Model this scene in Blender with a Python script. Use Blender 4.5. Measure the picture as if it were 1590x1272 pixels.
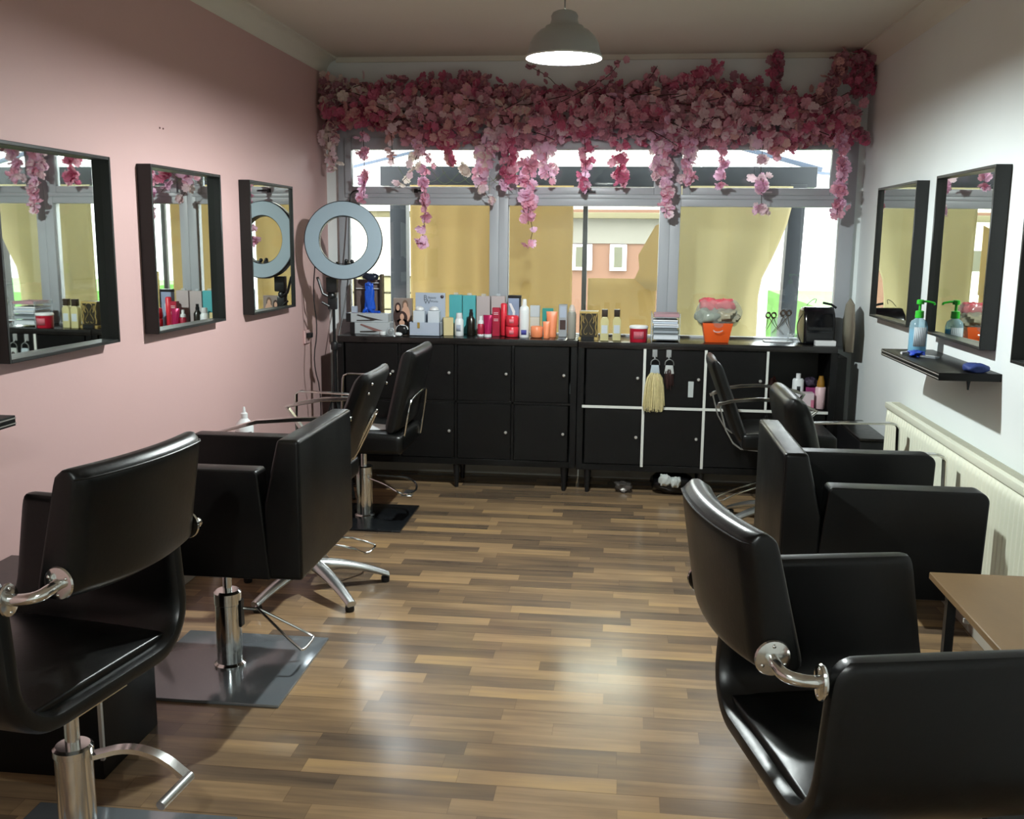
import bpy, bmesh, math, random
from mathutils import Vector, Matrix, Euler
from math import sin, cos, tan, pi, radians, atan2, sqrt
random.seed(7)
for _o in list(bpy.data.objects): bpy.data.objects.remove(_o, do_unlink=True)
S = bpy.context.scene
COL = S.collection

# ------------------------------------------------------------------ camera
def make_camera():
    yaw, pitch, roll, f = 0.111184, 0.171040, 0.009885, 1531.14
    fw = Vector((-sin(yaw)*cos(pitch), cos(yaw)*cos(pitch), -sin(pitch)))
    r0 = Vector((cos(yaw), sin(yaw), 0)); u0 = r0.cross(fw)
    r = cos(roll)*r0 + sin(roll)*u0; u = -sin(roll)*r0 + cos(roll)*u0
    cd = bpy.data.cameras.new('camera'); cd.sensor_width = 36; cd.sensor_fit = 'HORIZONTAL'
    cd.lens = f/1590*36; cd.clip_start = 0.05; cd.clip_end = 200
    co = bpy.data.objects.new('camera', cd); COL.objects.link(co)
    m = Matrix((( r.x, u.x, -fw.x, 0), (r.y, u.y, -fw.y, 0), (r.z, u.z, -fw.z, 1.54), (0, 0, 0, 1)))
    co.matrix_world = m; S.camera = co
make_camera()
# ------------------------------------------------------------------ world, lights, exposure
W = bpy.data.worlds.new('overcast_sky'); S.world = W; W.use_nodes = True
bg = W.node_tree.nodes['Background']; bg.inputs[0].default_value = (0.93, 0.97, 1.0, 1); bg.inputs[1].default_value = 7.0
def lamp(name, loc, power, col, size, kind='POINT'):
    ld = bpy.data.lights.new(name, kind); ld.energy = power; ld.color = col
    if kind == 'POINT': ld.shadow_soft_size = size
    else: ld.size = size
    lo = bpy.data.objects.new(name, ld); COL.objects.link(lo); lo.location = loc
    return lo
PEND = (-0.265, 4.12, 2.255)          # rim centre of the pendant's shade
LCOL = (0.92, 1.0, 0.99)
lamp('pendant_light', (PEND[0], PEND[1], PEND[2]+0.026), 128, LCOL, 0.029)
lamp('rear_fill_light', (-0.265, -0.35, 2.297), 62, LCOL, 0.02)  # added fill light behind the camera, out of view
vs = S.view_settings; vs.view_transform = 'Standard'; vs.look = 'None'; vs.gamma = 1; vs.exposure = 0.75; vs.use_curve_mapping = False
S.display_settings.display_device = 'sRGB'
S.cycles.max_bounces = 8; S.cycles.diffuse_bounces = 6; S.cycles.glossy_bounces = 4; S.cycles.transparent_max_bounces = 12
S.cycles.caustics_reflective = False; S.cycles.caustics_refractive = False; S.cycles.sample_clamp_indirect = 4

# ------------------------------------------------------------------ materials
def c(h):
    h = h.lstrip('#'); v = [int(h[i:i+2], 16)/255 for i in (0, 2, 4)]
    return tuple(x/12.92 if x <= .04045 else ((x+.055)/1.055)**2.4 for x in v) + (1,)
MATS = {}
def mat(name, col='#808080', rough=.5, metal=0, noise=0, nscale=8, bump=0, bscale=200, spec=.5, coat=0, trans=0, emit=None, estr=0, alpha=1, ior=1.45, rvar=0):
    if name in MATS: return MATS[name]
    m = bpy.data.materials.new(name); m.use_nodes = True; nt = m.node_tree; b = nt.nodes['Principled BSDF']
    col = c(col) if isinstance(col, str) else col
    b.inputs['Base Color'].default_value = col; b.inputs['Roughness'].default_value = rough; b.inputs['Metallic'].default_value = metal
    b.inputs['Specular IOR Level'].default_value = spec; b.inputs['Coat Weight'].default_value = coat; b.inputs['IOR'].default_value = ior
    b.inputs['Transmission Weight'].default_value = trans; b.inputs['Alpha'].default_value = alpha
    tc = nt.nodes.new('ShaderNodeTexCoord')
    if noise or rvar:
        n = nt.nodes.new('ShaderNodeTexNoise'); n.inputs['Scale'].default_value = nscale; n.inputs['Detail'].default_value = 4
        nt.links.new(tc.outputs['Object'], n.inputs['Vector'])
        if noise:
            mx = nt.nodes.new('ShaderNodeMix'); mx.data_type = 'RGBA'
            mx.inputs[6].default_value = tuple(max(0, x*(1-noise)) for x in col[:3])+(1,)
            mx.inputs[7].default_value = tuple(min(1, x*(1+noise)) for x in col[:3])+(1,)
            nt.links.new(n.outputs['Fac'], mx.inputs[0]); nt.links.new(mx.outputs[2], b.inputs['Base Color'])
        if rvar:
            mr = nt.nodes.new('ShaderNodeMapRange'); mr.inputs[1].default_value = .3; mr.inputs[2].default_value = .7
            mr.inputs[3].default_value = max(0, rough-rvar); mr.inputs[4].default_value = rough+rvar
            nt.links.new(n.outputs['Fac'], mr.inputs[0]); nt.links.new(mr.outputs[0], b.inputs['Roughness'])
    if bump:
        n2 = nt.nodes.new('ShaderNodeTexNoise'); n2.inputs['Scale'].default_value = bscale; n2.inputs['Detail'].default_value = 3
        nt.links.new(tc.outputs['Object'], n2.inputs['Vector'])
        bp = nt.nodes.new('ShaderNodeBump'); bp.inputs['Strength'].default_value = bump; bp.inputs['Distance'].default_value = .002
        nt.links.new(n2.outputs['Fac'], bp.inputs['Height']); nt.links.new(bp.outputs[0], b.inputs['Normal'])
    if emit:
        b.inputs['Emission Color'].default_value = c(emit); b.inputs['Emission Strength'].default_value = estr
    MATS[name] = m; return m

leather = mat('black_leather', '#070808', .35, noise=.25, nscale=5, bump=.12, bscale=90, spec=.36, rvar=.06)
leather_dull = mat('black_leather_worn', '#080909', .38, noise=.25, nscale=5, bump=.12, bscale=90, spec=.4)
chrome = mat('polished_chrome', '#d8d9d6', .15, 1, rvar=.03, nscale=8)
chrome_dull = mat('brushed_aluminium', '#c3c7c7', .33, 1, noise=.02, nscale=5)
steel_plate = mat('steel_base_plate', '#8b9297', .14, .55, rvar=.05, nscale=6)
steel_dark = mat('dark_base_plate', '#3c4044', .2, .8, rvar=.08, nscale=10)
rubber = mat('black_rubber', '#121212', .6, noise=.1)
black_wood = mat('black_brown_laminate', '#0a0a0a', .4, noise=.2, nscale=30, bump=.08, bscale=120, spec=.25)
black_top = mat('black_brown_top', '#181615', .22, noise=.2, nscale=30, rvar=.05)
frame_black = mat('mirror_frame_black', '#151716', .4, noise=.15, nscale=30, bump=.05)
shelf_edge = mat('shelf_edge_light', '#8a8780', .5, noise=.1)
mirror_m = mat('mirror_glass', '#e9efe9', .015, 1, noise=.01)
pink_wall = mat('pink_wall_paint', '#c8a6a3', .6, noise=.03, nscale=3, bump=.15, bscale=60)
white_wall = mat('white_wall_paint', '#e4eae9', .6, noise=.03, nscale=3, bump=.15, bscale=60)
ceil_m = mat('ceiling_paint', '#dcd7cb', .8, noise=.03, nscale=2, bump=.1, bscale=40)
cove_m = mat('coving_paint', '#dedccf', .7, noise=.03, nscale=5)
upvc = mat('white_upvc', '#a2a6ab', .35, noise=.03, nscale=5)
white_pl = mat('white_plastic', '#d8dadb', .4, noise=.03)
strip_w = mat('white_edge_strip', '#d2d5cf', .45, noise=.04, nscale=20)
radw = mat('radiator_enamel', '#e4e6d2', .3, noise=.02)
skirt = mat('skirting_paint', '#b8b5aa', .5, noise=.05)
black_pl = mat('black_plastic', '#131416', .35, noise=.1)
black_mt = mat('black_metal', '#1a1b1c', .4, .5, noise=.1)
knob_m = mat('brushed_knob', '#d8d8d4', .3, .7, noise=.05)

def glass_mat():
    m = bpy.data.materials.new('window_glass'); m.use_nodes = True; nt = m.node_tree; nt.nodes.clear()
    o = nt.nodes.new('ShaderNodeOutputMaterial'); t = nt.nodes.new('ShaderNodeBsdfTransparent'); g = nt.nodes.new('ShaderNodeBsdfGlossy')
    g.inputs['Roughness'].default_value = .02; t.inputs[0].default_value = (.96, .98, .97, 1)
    fr = nt.nodes.new('ShaderNodeFresnel'); fr.inputs[0].default_value = 1.45; mx = nt.nodes.new('ShaderNodeMixShader')
    nt.links.new(fr.outputs[0], mx.inputs[0]); nt.links.new(t.outputs[0], mx.inputs[1]); nt.links.new(g.outputs[0], mx.inputs[2]); nt.links.new(mx.outputs[0], o.inputs[0])
    return m
glass = glass_mat()
def clear_mat(name, tint, fac=.25, rough=.1):
    """thin see-through plastic: transparent mixed with a tinted plastic"""
    m = bpy.data.materials.new(name); m.use_nodes = True; nt = m.node_tree; b = nt.nodes['Principled BSDF']; o = nt.nodes['Material Output']
    b.inputs['Base Color'].default_value = c(tint); b.inputs['Roughness'].default_value = rough
    t = nt.nodes.new('ShaderNodeBsdfTransparent'); t.inputs[0].default_value = tuple(.5+.5*x for x in c(tint)[:3])+(1,)
    mx = nt.nodes.new('ShaderNodeMixShader'); mx.inputs[0].default_value = fac
    nt.links.new(t.outputs[0], mx.inputs[1]); nt.links.new(b.outputs[0], mx.inputs[2]); nt.links.new(mx.outputs[0], o.inputs[0])
    return m
clear_pl = clear_mat('clear_plastic', '#e6ecef', .28)
clear_blue = clear_mat('blue_liquid', '#35b7dd', .75)
clear_oil = clear_mat('pale_oil', '#d6cf9c', .72)
bag_pl = clear_mat('crinkled_bag_plastic', '#dfe4e0', .16, .1)
def sheet_mat(name, col, tcol, fac=.5):
    m = bpy.data.materials.new(name); m.use_nodes = True; nt = m.node_tree; nt.nodes.clear()
    o = nt.nodes.new('ShaderNodeOutputMaterial'); d = nt.nodes.new('ShaderNodeBsdfDiffuse'); t = nt.nodes.new('ShaderNodeBsdfTranslucent')
    n = nt.nodes.new('ShaderNodeTexNoise'); n.inputs['Scale'].default_value = 1.3; n.inputs['Detail'].default_value = 2
    tc = nt.nodes.new('ShaderNodeTexCoord'); nt.links.new(tc.outputs['Object'], n.inputs['Vector'])
    mc = nt.nodes.new('ShaderNodeMix'); mc.data_type = 'RGBA'; a = c(tcol); mc.inputs[6].default_value = tuple(x*.88 for x in a[:3])+(1,); mc.inputs[7].default_value = tuple(min(1, x*1.1) for x in a[:3])+(1,)
    nt.links.new(n.outputs['Fac'], mc.inputs[0]); nt.links.new(mc.outputs[2], t.inputs[0])
    d.inputs[0].default_value = c(col); mx = nt.nodes.new('ShaderNodeMixShader'); mx.inputs[0].default_value = fac
    nt.links.new(d.outputs[0], mx.inputs[1]); nt.links.new(t.outputs[0], mx.inputs[2]); nt.links.new(mx.outputs[0], o.inputs[0])
    return m
yellow_sheet = sheet_mat('yellow_banner_fabric', '#bda470', '#8f7e5a', .6)
yellow_sheet2 = sheet_mat('pale_yellow_banner_fabric', '#bfb48c', '#91896d', .65)

def floor_mat():
    m = bpy.data.materials.new('laminate_floor'); m.use_nodes = True; nt = m.node_tree; N = nt.nodes.new; L = nt.links.new; b = nt.nodes['Principled BSDF']
    tc = N('ShaderNodeTexCoord'); sp = N('ShaderNodeSeparateXYZ'); L(tc.outputs['Object'], sp.inputs[0])
    def math(op, a, bb=None, cc=None):
        n = N('ShaderNodeMath'); n.operation = op
        for i, v in enumerate((a, bb, cc)):
            if v is None: continue
            if isinstance(v, (int, float)): n.inputs[i].default_value = v
            else: L(v, n.inputs[i])
        return n.outputs[0]
    w = .078
    yv = math('DIVIDE', sp.outputs['Y'], w); row = math('FLOOR', yv); fy = math('FRACT', yv)
    wn = N('ShaderNodeTexWhiteNoise'); wn.noise_dimensions = '1D'; L(row, wn.inputs['W'])
    xo = math('ADD', math('DIVIDE', sp.outputs['X'], .46), math('MULTIPLY', wn.outputs['Value'], 7.3)); colm = math('FLOOR', xo); fx = math('FRACT', xo)
    cb = N('ShaderNodeCombineXYZ'); L(row, cb.inputs[0]); L(colm, cb.inputs[1])
    w2 = N('ShaderNodeTexWhiteNoise'); w2.noise_dimensions = '2D'; L(cb.outputs[0], w2.inputs['Vector'])
    # grain
    mp = N('ShaderNodeMapping'); mp.inputs['Scale'].default_value = (2.2, 34, 1); L(tc.outputs['Object'], mp.inputs['Vector'])
    off = N('ShaderNodeVectorMath'); off.operation = 'ADD'; L(mp.outputs[0], off.inputs[0])
    sc = N('ShaderNodeVectorMath'); sc.operation = 'SCALE'; L(w2.outputs['Color'], sc.inputs[0]); sc.inputs['Scale'].default_value = 30; L(sc.outputs[0], off.inputs[1])
    ng = N('ShaderNodeTexNoise'); ng.inputs['Scale'].default_value = 1; ng.inputs['Detail'].default_value = 5; ng.inputs['Roughness'].default_value = .6; L(off.outputs[0], ng.inputs['Vector'])
    mp2 = N('ShaderNodeMapping'); mp2.inputs['Scale'].default_value = (1.6, 8, 1); L(tc.outputs['Object'], mp2.inputs['Vector'])
    off2 = N('ShaderNodeVectorMath'); off2.operation = 'ADD'; L(mp2.outputs[0], off2.inputs[0]); L(sc.outputs[0], off2.inputs[1])
    nb = N('ShaderNodeTexNoise'); nb.inputs['Scale'].default_value = 1.5; nb.inputs['Detail'].default_value = 3; L(off2.outputs[0], nb.inputs['Vector'])
    fac = math('ADD', math('MULTIPLY', w2.outputs['Value'], .42), math('ADD', math('MULTIPLY', ng.outputs['Fac'], .44), math('MULTIPLY', nb.outputs['Fac'], .50)))
    fac = math('SUBTRACT', fac, .17)
    rp = N('ShaderNodeValToRGB'); e = rp.color_ramp.elements
    e[0].position = .12; e[0].color = c('#4d4136'); e[1].position = .92; e[1].color = c('#bf9d6c')
    for p_, h_ in ((.32, '#675747'), (.5, '#806a51'), (.68, '#9b8060'), (.8, '#ad8e63')):
        x = e.new(p_); x.color = c(h_)
    L(fac, rp.inputs[0])
    # seams
    sy = math('LESS_THAN', math('MINIMUM', fy, math('SUBTRACT', 1, fy)), .012); sx = math('LESS_THAN', math('MINIMUM', fx, math('SUBTRACT', 1, fx)), .0022)
    brd = math('LESS_THAN', math('FRACT', math('DIVIDE', sp.outputs['Y'], w*3)), .012)
    seam = math('MAXIMUM', math('MULTIPLY', math('MAXIMUM', sx, sy), .3), math('MULTIPLY', brd, .6))
    mx = N('ShaderNodeMix'); mx.data_type = 'RGBA'; L(seam, mx.inputs[0]); L(rp.outputs[0], mx.inputs[6]); mx.inputs[7].default_value = c('#3a2c20')
    L(mx.outputs[2], b.inputs['Base Color'])
    nr = N('ShaderNodeTexNoise'); nr.inputs['Scale'].default_value = 1.7; nr.inputs['Detail'].default_value = 5; L(tc.outputs['Object'], nr.inputs['Vector'])
    mr = N('ShaderNodeMapRange'); mr.inputs[1].default_value = .3; mr.inputs[2].default_value = .7; mr.inputs[3].default_value = .15; mr.inputs[4].default_value = .27; L(nr.outputs['Fac'], mr.inputs[0]); L(mr.outputs[0], b.inputs['Roughness'])
    bp = N('ShaderNodeBump'); bp.inputs['Strength'].default_value = .06; bp.inputs['Distance'].default_value = .002; L(ng.outputs['Fac'], bp.inputs['Height']); L(bp.outputs[0], b.inputs['Normal'])
    return m
floor_m = floor_mat()
def table_wood():
    m = mat('dark_oak_veneer', '#7d6444', .5, noise=.35, nscale=6, bump=.1, bscale=80)
    for n in m.node_tree.nodes:
        if n.type == 'TEX_NOISE' and abs(n.inputs['Scale'].default_value-6) < .1:
            mp = m.node_tree.nodes.new('ShaderNodeMapping'); mp.inputs['Scale'].default_value = (1, .35, 1)
            tc = [q for q in m.node_tree.nodes if q.type == 'TEX_COORD'][0]
            m.node_tree.links.new(tc.outputs['Object'], mp.inputs[0]); m.node_tree.links.new(mp.outputs[0], n.inputs['Vector'])
    return m
table_w = table_wood()

# ------------------------------------------------------------------ mesh helpers
class M:
    def __init__(s): s.bm = bmesh.new(); s.mi = 0
    def _fin(s, vs, fs):
        for f in fs: f.material_index = s.mi
    def box(s, x0, x1, y0, y1, z0, z1, mx=None):
        P = [(x0,y0,z0),(x1,y0,z0),(x1,y1,z0),(x0,y1,z0),(x0,y0,z1),(x1,y0,z1),(x1,y1,z1),(x0,y1,z1)]
        v = [s.bm.verts.new(mx @ Vector(p) if mx else p) for p in P]
        fs = [s.bm.faces.new([v[i] for i in q]) for q in ((0,3,2,1),(4,5,6,7),(0,1,5,4),(1,2,6,5),(2,3,7,6),(3,0,4,7))]
        s._fin(v, fs); return s
    def prism(s, pts, axis, a, b, mx=None):
        """extrude a 2D polygon along axis; pts give the other two coordinates in x,y,z order"""
        def mk(p, t):
            q = {'x': (t, p[0], p[1]), 'y': (p[0], t, p[1]), 'z': (p[0], p[1], t)}[axis]
            return mx @ Vector(q) if mx else q
        A = [s.bm.verts.new(mk(p, a)) for p in pts]; B = [s.bm.verts.new(mk(p, b)) for p in pts]; n = len(pts)
        fs = [s.bm.faces.new(A), s.bm.faces.new(B[::-1])]
        fs += [s.bm.faces.new((A[i], B[i], B[(i+1) % n], A[(i+1) % n])) for i in range(n)]
        s._fin(0, fs); return s
    def lathe(s, prof, cx=0, cy=0, cz=0, seg=24, mx=None, sx=1, sy=1):
        rings = []
        for r, z in prof:
            if r < 1e-5:
                p = Vector((cx, cy, cz+z)); rings.append([s.bm.verts.new(mx @ p if mx else p)])
            else:
                rr = []
                for i in range(seg):
                    a = 2*pi*i/seg; p = Vector((cx+r*cos(a)*sx, cy+r*sin(a)*sy, cz+z)); rr.append(s.bm.verts.new(mx @ p if mx else p))
                rings.append(rr)
        fs = []
        for A, B in zip(rings, rings[1:]):
            for i in range(seg):
                j = (i+1) % seg
                if len(A) == 1 and len(B) == 1: continue
                if len(A) == 1: fs.append(s.bm.faces.new((A[0], B[j], B[i])))
                elif len(B) == 1: fs.append(s.bm.faces.new((A[i], A[j], B[0])))
                else: fs.append(s.bm.faces.new((A[i], A[j], B[j], B[i])))
        for R_, fl in ((rings[0], True), (rings[-1], False)):
            if len(R_) > 2:
                try: fs.append(s.bm.faces.new(R_[::-1] if fl else R_))
                except ValueError: pass
        s._fin(0, fs); return s
    def open_lathe(s, prof, cx=0, cy=0, cz=0, seg=24):
        rings = [[s.bm.verts.new((cx+r*cos(2*pi*i/seg), cy+r*sin(2*pi*i/seg), cz+z)) for i in range(seg)] for r, z in prof]
        fs = [s.bm.faces.new((A[i], A[(i+1) % seg], B[(i+1) % seg], B[i])) for A, B in zip(rings, rings[1:]) for i in range(seg)]
        s._fin(0, fs); return s
    def tube(s, pts, r=.01, seg=10, closed=False, flat=None, up=(0, 0, 1), taper=None, smooth=0):
        """sweep a circle (or a flat w x h bar) along pts"""
        pts = [Vector(p) for p in pts]
        for _ in range(smooth):
            q = []; n = len(pts)
            rng = range(n if closed else n-1)
            if not closed: q.append(pts[0])
            for i in rng:
                a, b = pts[i], pts[(i+1) % n]; q += [a.lerp(b, .25), a.lerp(b, .75)]
            if not closed: q.append(pts[-1])
            pts = q
        n = len(pts); up = Vector(up); rings = []; prev = None
        for i, p in enumerate(pts):
            if closed: t = (pts[(i+1) % n]-pts[i-1])
            elif i == 0: t = pts[1]-p
            elif i == n-1: t = p-pts[-2]
            else: t = (pts[i+1]-p).normalized()+(p-pts[i-1]).normalized()
            t.normalize()
            if flat and up.y == 1: side = up.copy()
            elif flat: side = t.cross(up)
            else: side = prev - t*prev.dot(t) if prev is not None else t.orthogonal()
            if side.length < 1e-4: side = prev if prev is not None else t.orthogonal()
            side.normalize(); prev = side.copy(); nn = side.cross(t).normalized()
            k = taper(i/(n-1)) if taper else 1
            if flat:
                w, h = flat; w *= k/2; h *= k/2; cc = [(-w, -h), (w, -h), (w, h), (-w, h)]
            else: cc = [(r*k*cos(2*pi*j/seg), r*k*sin(2*pi*j/seg)) for j in range(seg)]
            rings.append([s.bm.verts.new(p+side*a+nn*b) for a, b in cc])
        m = len(rings[0]); fs = []
        for i in range(n if closed else n-1):
            A, B = rings[i], rings[(i+1) % n]
            for j in range(m): fs.append(s.bm.faces.new((A[j], A[(j+1) % m], B[(j+1) % m], B[j])))
        if not closed: fs += [s.bm.faces.new(rings[0][::-1]), s.bm.faces.new(rings[-1])]
        s._fin(0, fs); return s
    def slab(s, nu, nv, fn, closed_v=False):
        """closed solid from fn(u,v,side) with side 0 (back) / 1 (front)"""
        G = [[[s.bm.verts.new(fn(i/nu, j/nv, k)) for j in range(nv+1)] for i in range(nu+1)] for k in (0, 1)]
        fs = []
        for i in range(nu):
            for j in range(nv):
                fs.append(s.bm.faces.new((G[0][i][j], G[0][i][j+1], G[0][i+1][j+1], G[0][i+1][j])))
                fs.append(s.bm.faces.new((G[1][i][j], G[1][i+1][j], G[1][i+1][j+1], G[1][i][j+1])))
        for i in range(nu):
            for j in (0, nv):
                q = (G[0][i][j], G[0][i+1][j], G[1][i+1][j], G[1][i][j]); fs.append(s.bm.faces.new(q if j == 0 else q[::-1]))
        for j in range(nv):
            for i in (0, nu):
                q = (G[0][i][j], G[1][i][j], G[1][i][j+1], G[0][i][j+1]); fs.append(s.bm.faces.new(q if i == 0 else q[::-1]))
        s._fin(0, fs); return s
    def grid(s, nu, nv, fn):
        G = [[s.bm.verts.new(fn(i/nu, j/nv)) for j in range(nv+1)] for i in range(nu+1)]
        fs = [s.bm.faces.new((G[i][j], G[i+1][j], G[i+1][j+1], G[i][j+1])) for i in range(nu) for j in range(nv)]
        s._fin(0, fs); return s
    def ball(s, cx, cy, cz, r, seg=12, rings=8, sx=1, sy=1, sz=1):
        prof = [(r*sin(pi*i/rings), -r*cos(pi*i/rings)*sz) for i in range(rings+1)]; prof[0] = (0, -r*sz); prof[-1] = (0, r*sz)
        return s.lathe(prof, cx, cy, cz, seg, sx=sx, sy=sy)

def wloc(o):
    v = Vector((0, 0, 0))
    while o is not None: v += o.location; o = o.parent
    return v
def build(m, name, mats, parent=None, bev=0, seg=3, smooth=True, ang=38, loc=None, world=True, subsurf=0, thick=0):
    """turn the collected mesh into ONE object; world=True: its coordinates are room coordinates and the parent is unrotated"""
    bm = m.bm
    bmesh.ops.recalc_face_normals(bm, faces=bm.faces)
    if bev:
        ed = [e for e in bm.edges if len(e.link_faces) == 2 and e.calc_face_angle(0) > radians(30)]
        try: bmesh.ops.bevel(bm, geom=ed, offset=bev, segments=seg, profile=.6, affect='EDGES', clamp_overlap=True)
        except Exception: pass
    org = Vector((0, 0, 0))
    if parent is not None and world: org = wloc(parent)
    elif loc is not None and world: org = Vector(loc)
    if org.length: bmesh.ops.translate(bm, verts=bm.verts, vec=-org)
    for f in bm.faces: f.smooth = smooth
    for e in bm.edges:
        if len(e.link_faces) == 2: e.smooth = e.calc_face_angle(0) < radians(ang)
    me = bpy.data.meshes.new(name); bm.to_mesh(me); bm.free()
    for q in (mats if isinstance(mats, (list, tuple)) else [mats]): me.materials.append(q)
    o = bpy.data.objects.new(name, me); COL.objects.link(o)
    if parent is not None: o.parent = parent
    elif loc is not None: o.location = loc
    if thick:
        md = o.modifiers.new('thickness', 'SOLIDIFY'); md.thickness = thick; md.offset = 0
    if subsurf:
        md = o.modifiers.new('smooth', 'SUBSURF'); md.levels = subsurf; md.render_levels = subsurf
    return o
def tag(o, label=None, cat=None, group=None, kind=None):
    if label: o['label'] = label
    if cat: o['category'] = cat
    if group: o['group'] = group
    if kind: o['kind'] = kind
    return o
def thing(name, label, cat, loc, rz=0, group=None):
    o = bpy.data.objects.new(name, None); COL.objects.link(o); o.location = loc; o.rotation_euler = (0, 0, rz); o.empty_display_size = .05
    return tag(o, label, cat, group)
def struct(m, name, mats, **k): return tag(build(m, name, mats, **k), kind='structure')
def text(s, name, parent, loc, rot, size, m, align='CENTER'):
    cu = bpy.data.curves.new(name, 'FONT'); cu.body = s; cu.size = size; cu.extrude = .0004; cu.align_x = align; cu.materials.append(m)
    tmp = bpy.data.objects.new(name, cu); COL.objects.link(tmp); me = bpy.data.meshes.new_from_object(tmp.evaluated_get(bpy.context.evaluated_depsgraph_get())); bpy.data.objects.remove(tmp)
    me.name = name; o = bpy.data.objects.new(name, me); COL.objects.link(o); o.parent = parent; o.location = Vector(loc)-wloc(parent); o.rotation_euler = rot
    return o

# ------------------------------------------------------------------ room shell
XL, XR, YB, YF, ZC = -1.93, 1.43, 6.36, -1.6, 2.66
struct(M().box(XL-.1, XR+.1, YF-.1, YB+.1, -.1, 0), 'floor', floor_m, smooth=False)
struct(M().box(XL-.1, XR+.1, YF-.1, YB+.1, ZC, ZC+.1), 'ceiling', ceil_m, smooth=False)
struct(M().box(XL-.1, XL, YF, YB, 0, ZC), 'wall_left', pink_wall, smooth=False)
struct(M().box(XR, XR+.1, YF, YB, 0, ZC), 'wall_right', white_wall, smooth=False)
struct(M().box(XL-.1, XR+.1, YF-.1, YF, 0, ZC), 'wall_rear', white_wall, smooth=False)
WX0, WX1, WZ0, WZ1 = -1.845, 1.385, .90, 2.24
mw = M(); mw.box(XL-.1, WX0, YB, YB+.1, 0, ZC); mw.box(WX1, XR+.1, YB, YB+.1, 0, ZC); mw.box(WX0, WX1, YB, YB+.1, WZ1, ZC); mw.box(WX0, WX1, YB, YB+.1, 0, WZ0)
struct(mw, 'wall_back', white_wall, smooth=False)
def coving(name, xw, sgn):
    pts = [(0, 0), (.085, 0)] + [(.085-.07*sin(t*pi/2*1.0)*1.0, -.012-.078*(1-cos(t*pi/2))) for t in (0, .2, .4, .6, .8, 1)] + [(0, -.1)]
    pts = [(xw+sgn*p[0], ZC+p[1]) for p in pts]
    struct(M().prism(pts, 'y', YF, YB), name, cove_m, ang=50)
coving('trim_1', XL, 1); coving('trim_2', XR, -1)
struct(M().box(XL+.08, XR-.08, YB-.02, YB, ZC-.03, ZC), 'trim_3', cove_m)
struct(M().box(XL, XL+.016, YF, YB, 0, .1), 'baseboard_left', skirt, bev=.004)
struct(M().box(XR-.016, XR, YF, YB, 0, .1), 'baseboard_right', skirt, bev=.004)
struct(M().box(XL+.016, XR-.016, YB-.016, YB, 0, .14), 'baseboard_back', skirt, bev=.004)
# window: three bays, each frame + top casement + two panes + handle
bays = [(-1.845, -1.78, -1.752, -.912, -.862, -.802), (-.802, -.742, -.692, .167, .208, .272), (.272, .336, .388, 1.228, 1.296, 1.385)]
for i, (a, gl0, ul0, ul1, gl1, b) in enumerate(bays):
    y0, y1 = 6.325, 6.40
    m = M(); m.box(a, gl0, y0, y1, WZ0, WZ1); m.box(gl1, b, y0, y1, WZ0, WZ1)
    m.box(gl0, gl1, y0, y1, WZ0, .945); m.box(gl0, gl1, y0, y1, 1.75, 1.817); m.box(gl0, gl1, y0, y1, 2.165, WZ1)
    m.box(gl0-.02, gl1+.02, y0-.008, y0, 1.795, 1.822)
    w = struct(m, 'window_%d' % (i+1), upvc, bev=.004, seg=2)
    m = M(); u0, u1 = ul0-.045, ul1+.045
    m.box(u0, ul0, y0-.014, y0+.04, 1.82, 2.165); m.box(ul1, u1, y0-.014, y0+.04, 1.82, 2.165); m.box(ul0, ul1, y0-.014, y0+.04, 1.82, 1.864); m.box(ul0, ul1, y0-.014, y0+.04, 2.092, 2.165)
    build(m, 'casement', upvc, w, bev=.005, seg=2)
    build(M().box(ul0, ul1, y0+.012, y0+.016, 1.864, 2.092), 'glass_pane', glass, w, smooth=False)
    build(M().box(gl0, gl1, y0+.03, y0+.034, .945, 1.75), 'glass_pane', glass, w, smooth=False)
    cx = (ul0+ul1)/2
    m = M(); m.box(cx-.012, cx+.012, y0-.022, y0-.014, 1.825, 1.85); m.tube([(cx, y0-.024, 1.838), (cx, y0-.045, 1.838), (cx+.07, y0-.05, 1.836)], .006, 8)
    build(m, 'handle', black_pl if i < 2 else white_pl, w)
struct(M().box(WX0, WX1, 6.335, 6.36, .88, .90), 'trim_4', upvc, bev=.003)
# ------------------------------------------------------------------ outside, seen through the window
grass_m = mat('sunlit_grass', '#47752f', .8, noise=.35, nscale=4, bump=.3, bscale=20)
pave_m = mat('pale_paving', '#c9c6bd', .8, noise=.08, nscale=3)
stone_m = mat('pale_stone', '#6f6a50', .85, noise=.22, nscale=9, bump=.5, bscale=12)
post_m = mat('grey_painted_steel', '#181c21', .5, noise=.12, nscale=6)
render_m = mat('cream_render', '#d8d6c4', .8, noise=.05)
brick_m = mat('orange_brick', '#674a38', .8, noise=.12, nscale=30)
tag(build(M().box(-14, 14, 6.6, 30, -.3, -.2), 'ground', pave_m, smooth=False), kind='structure')
tag(build(M().box(1.62, 6, 8.6, 11.5, -.2, 1.0), 'grass_bank', grass_m, loc=(3.4, 11, -.2)), 'bright green grass bank outside the right window pane', 'grass')
t = thing('boundary_wall', 'pale stone garden wall outside the left window pane', 'wall', (-3.4, 9.2, -.2))
m = M()
for r in range(9):
    z = -.2+r*.155
    x = -5.2-.2*(r % 2)
    while x < -1.75:
        w = random.uniform(.25, .45); m.box(x, min(x+w-.012, -1.75), 9.05+random.uniform(0, .02), 9.35, z, z+.145); x += w
build(m, 'stone_courses', stone_m, t, bev=.012, seg=1)
build(M().box(-5.4, -1.72, 9.02, 9.38, 1.2, 1.26), 'coping', render_m, t, bev=.01)
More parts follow.
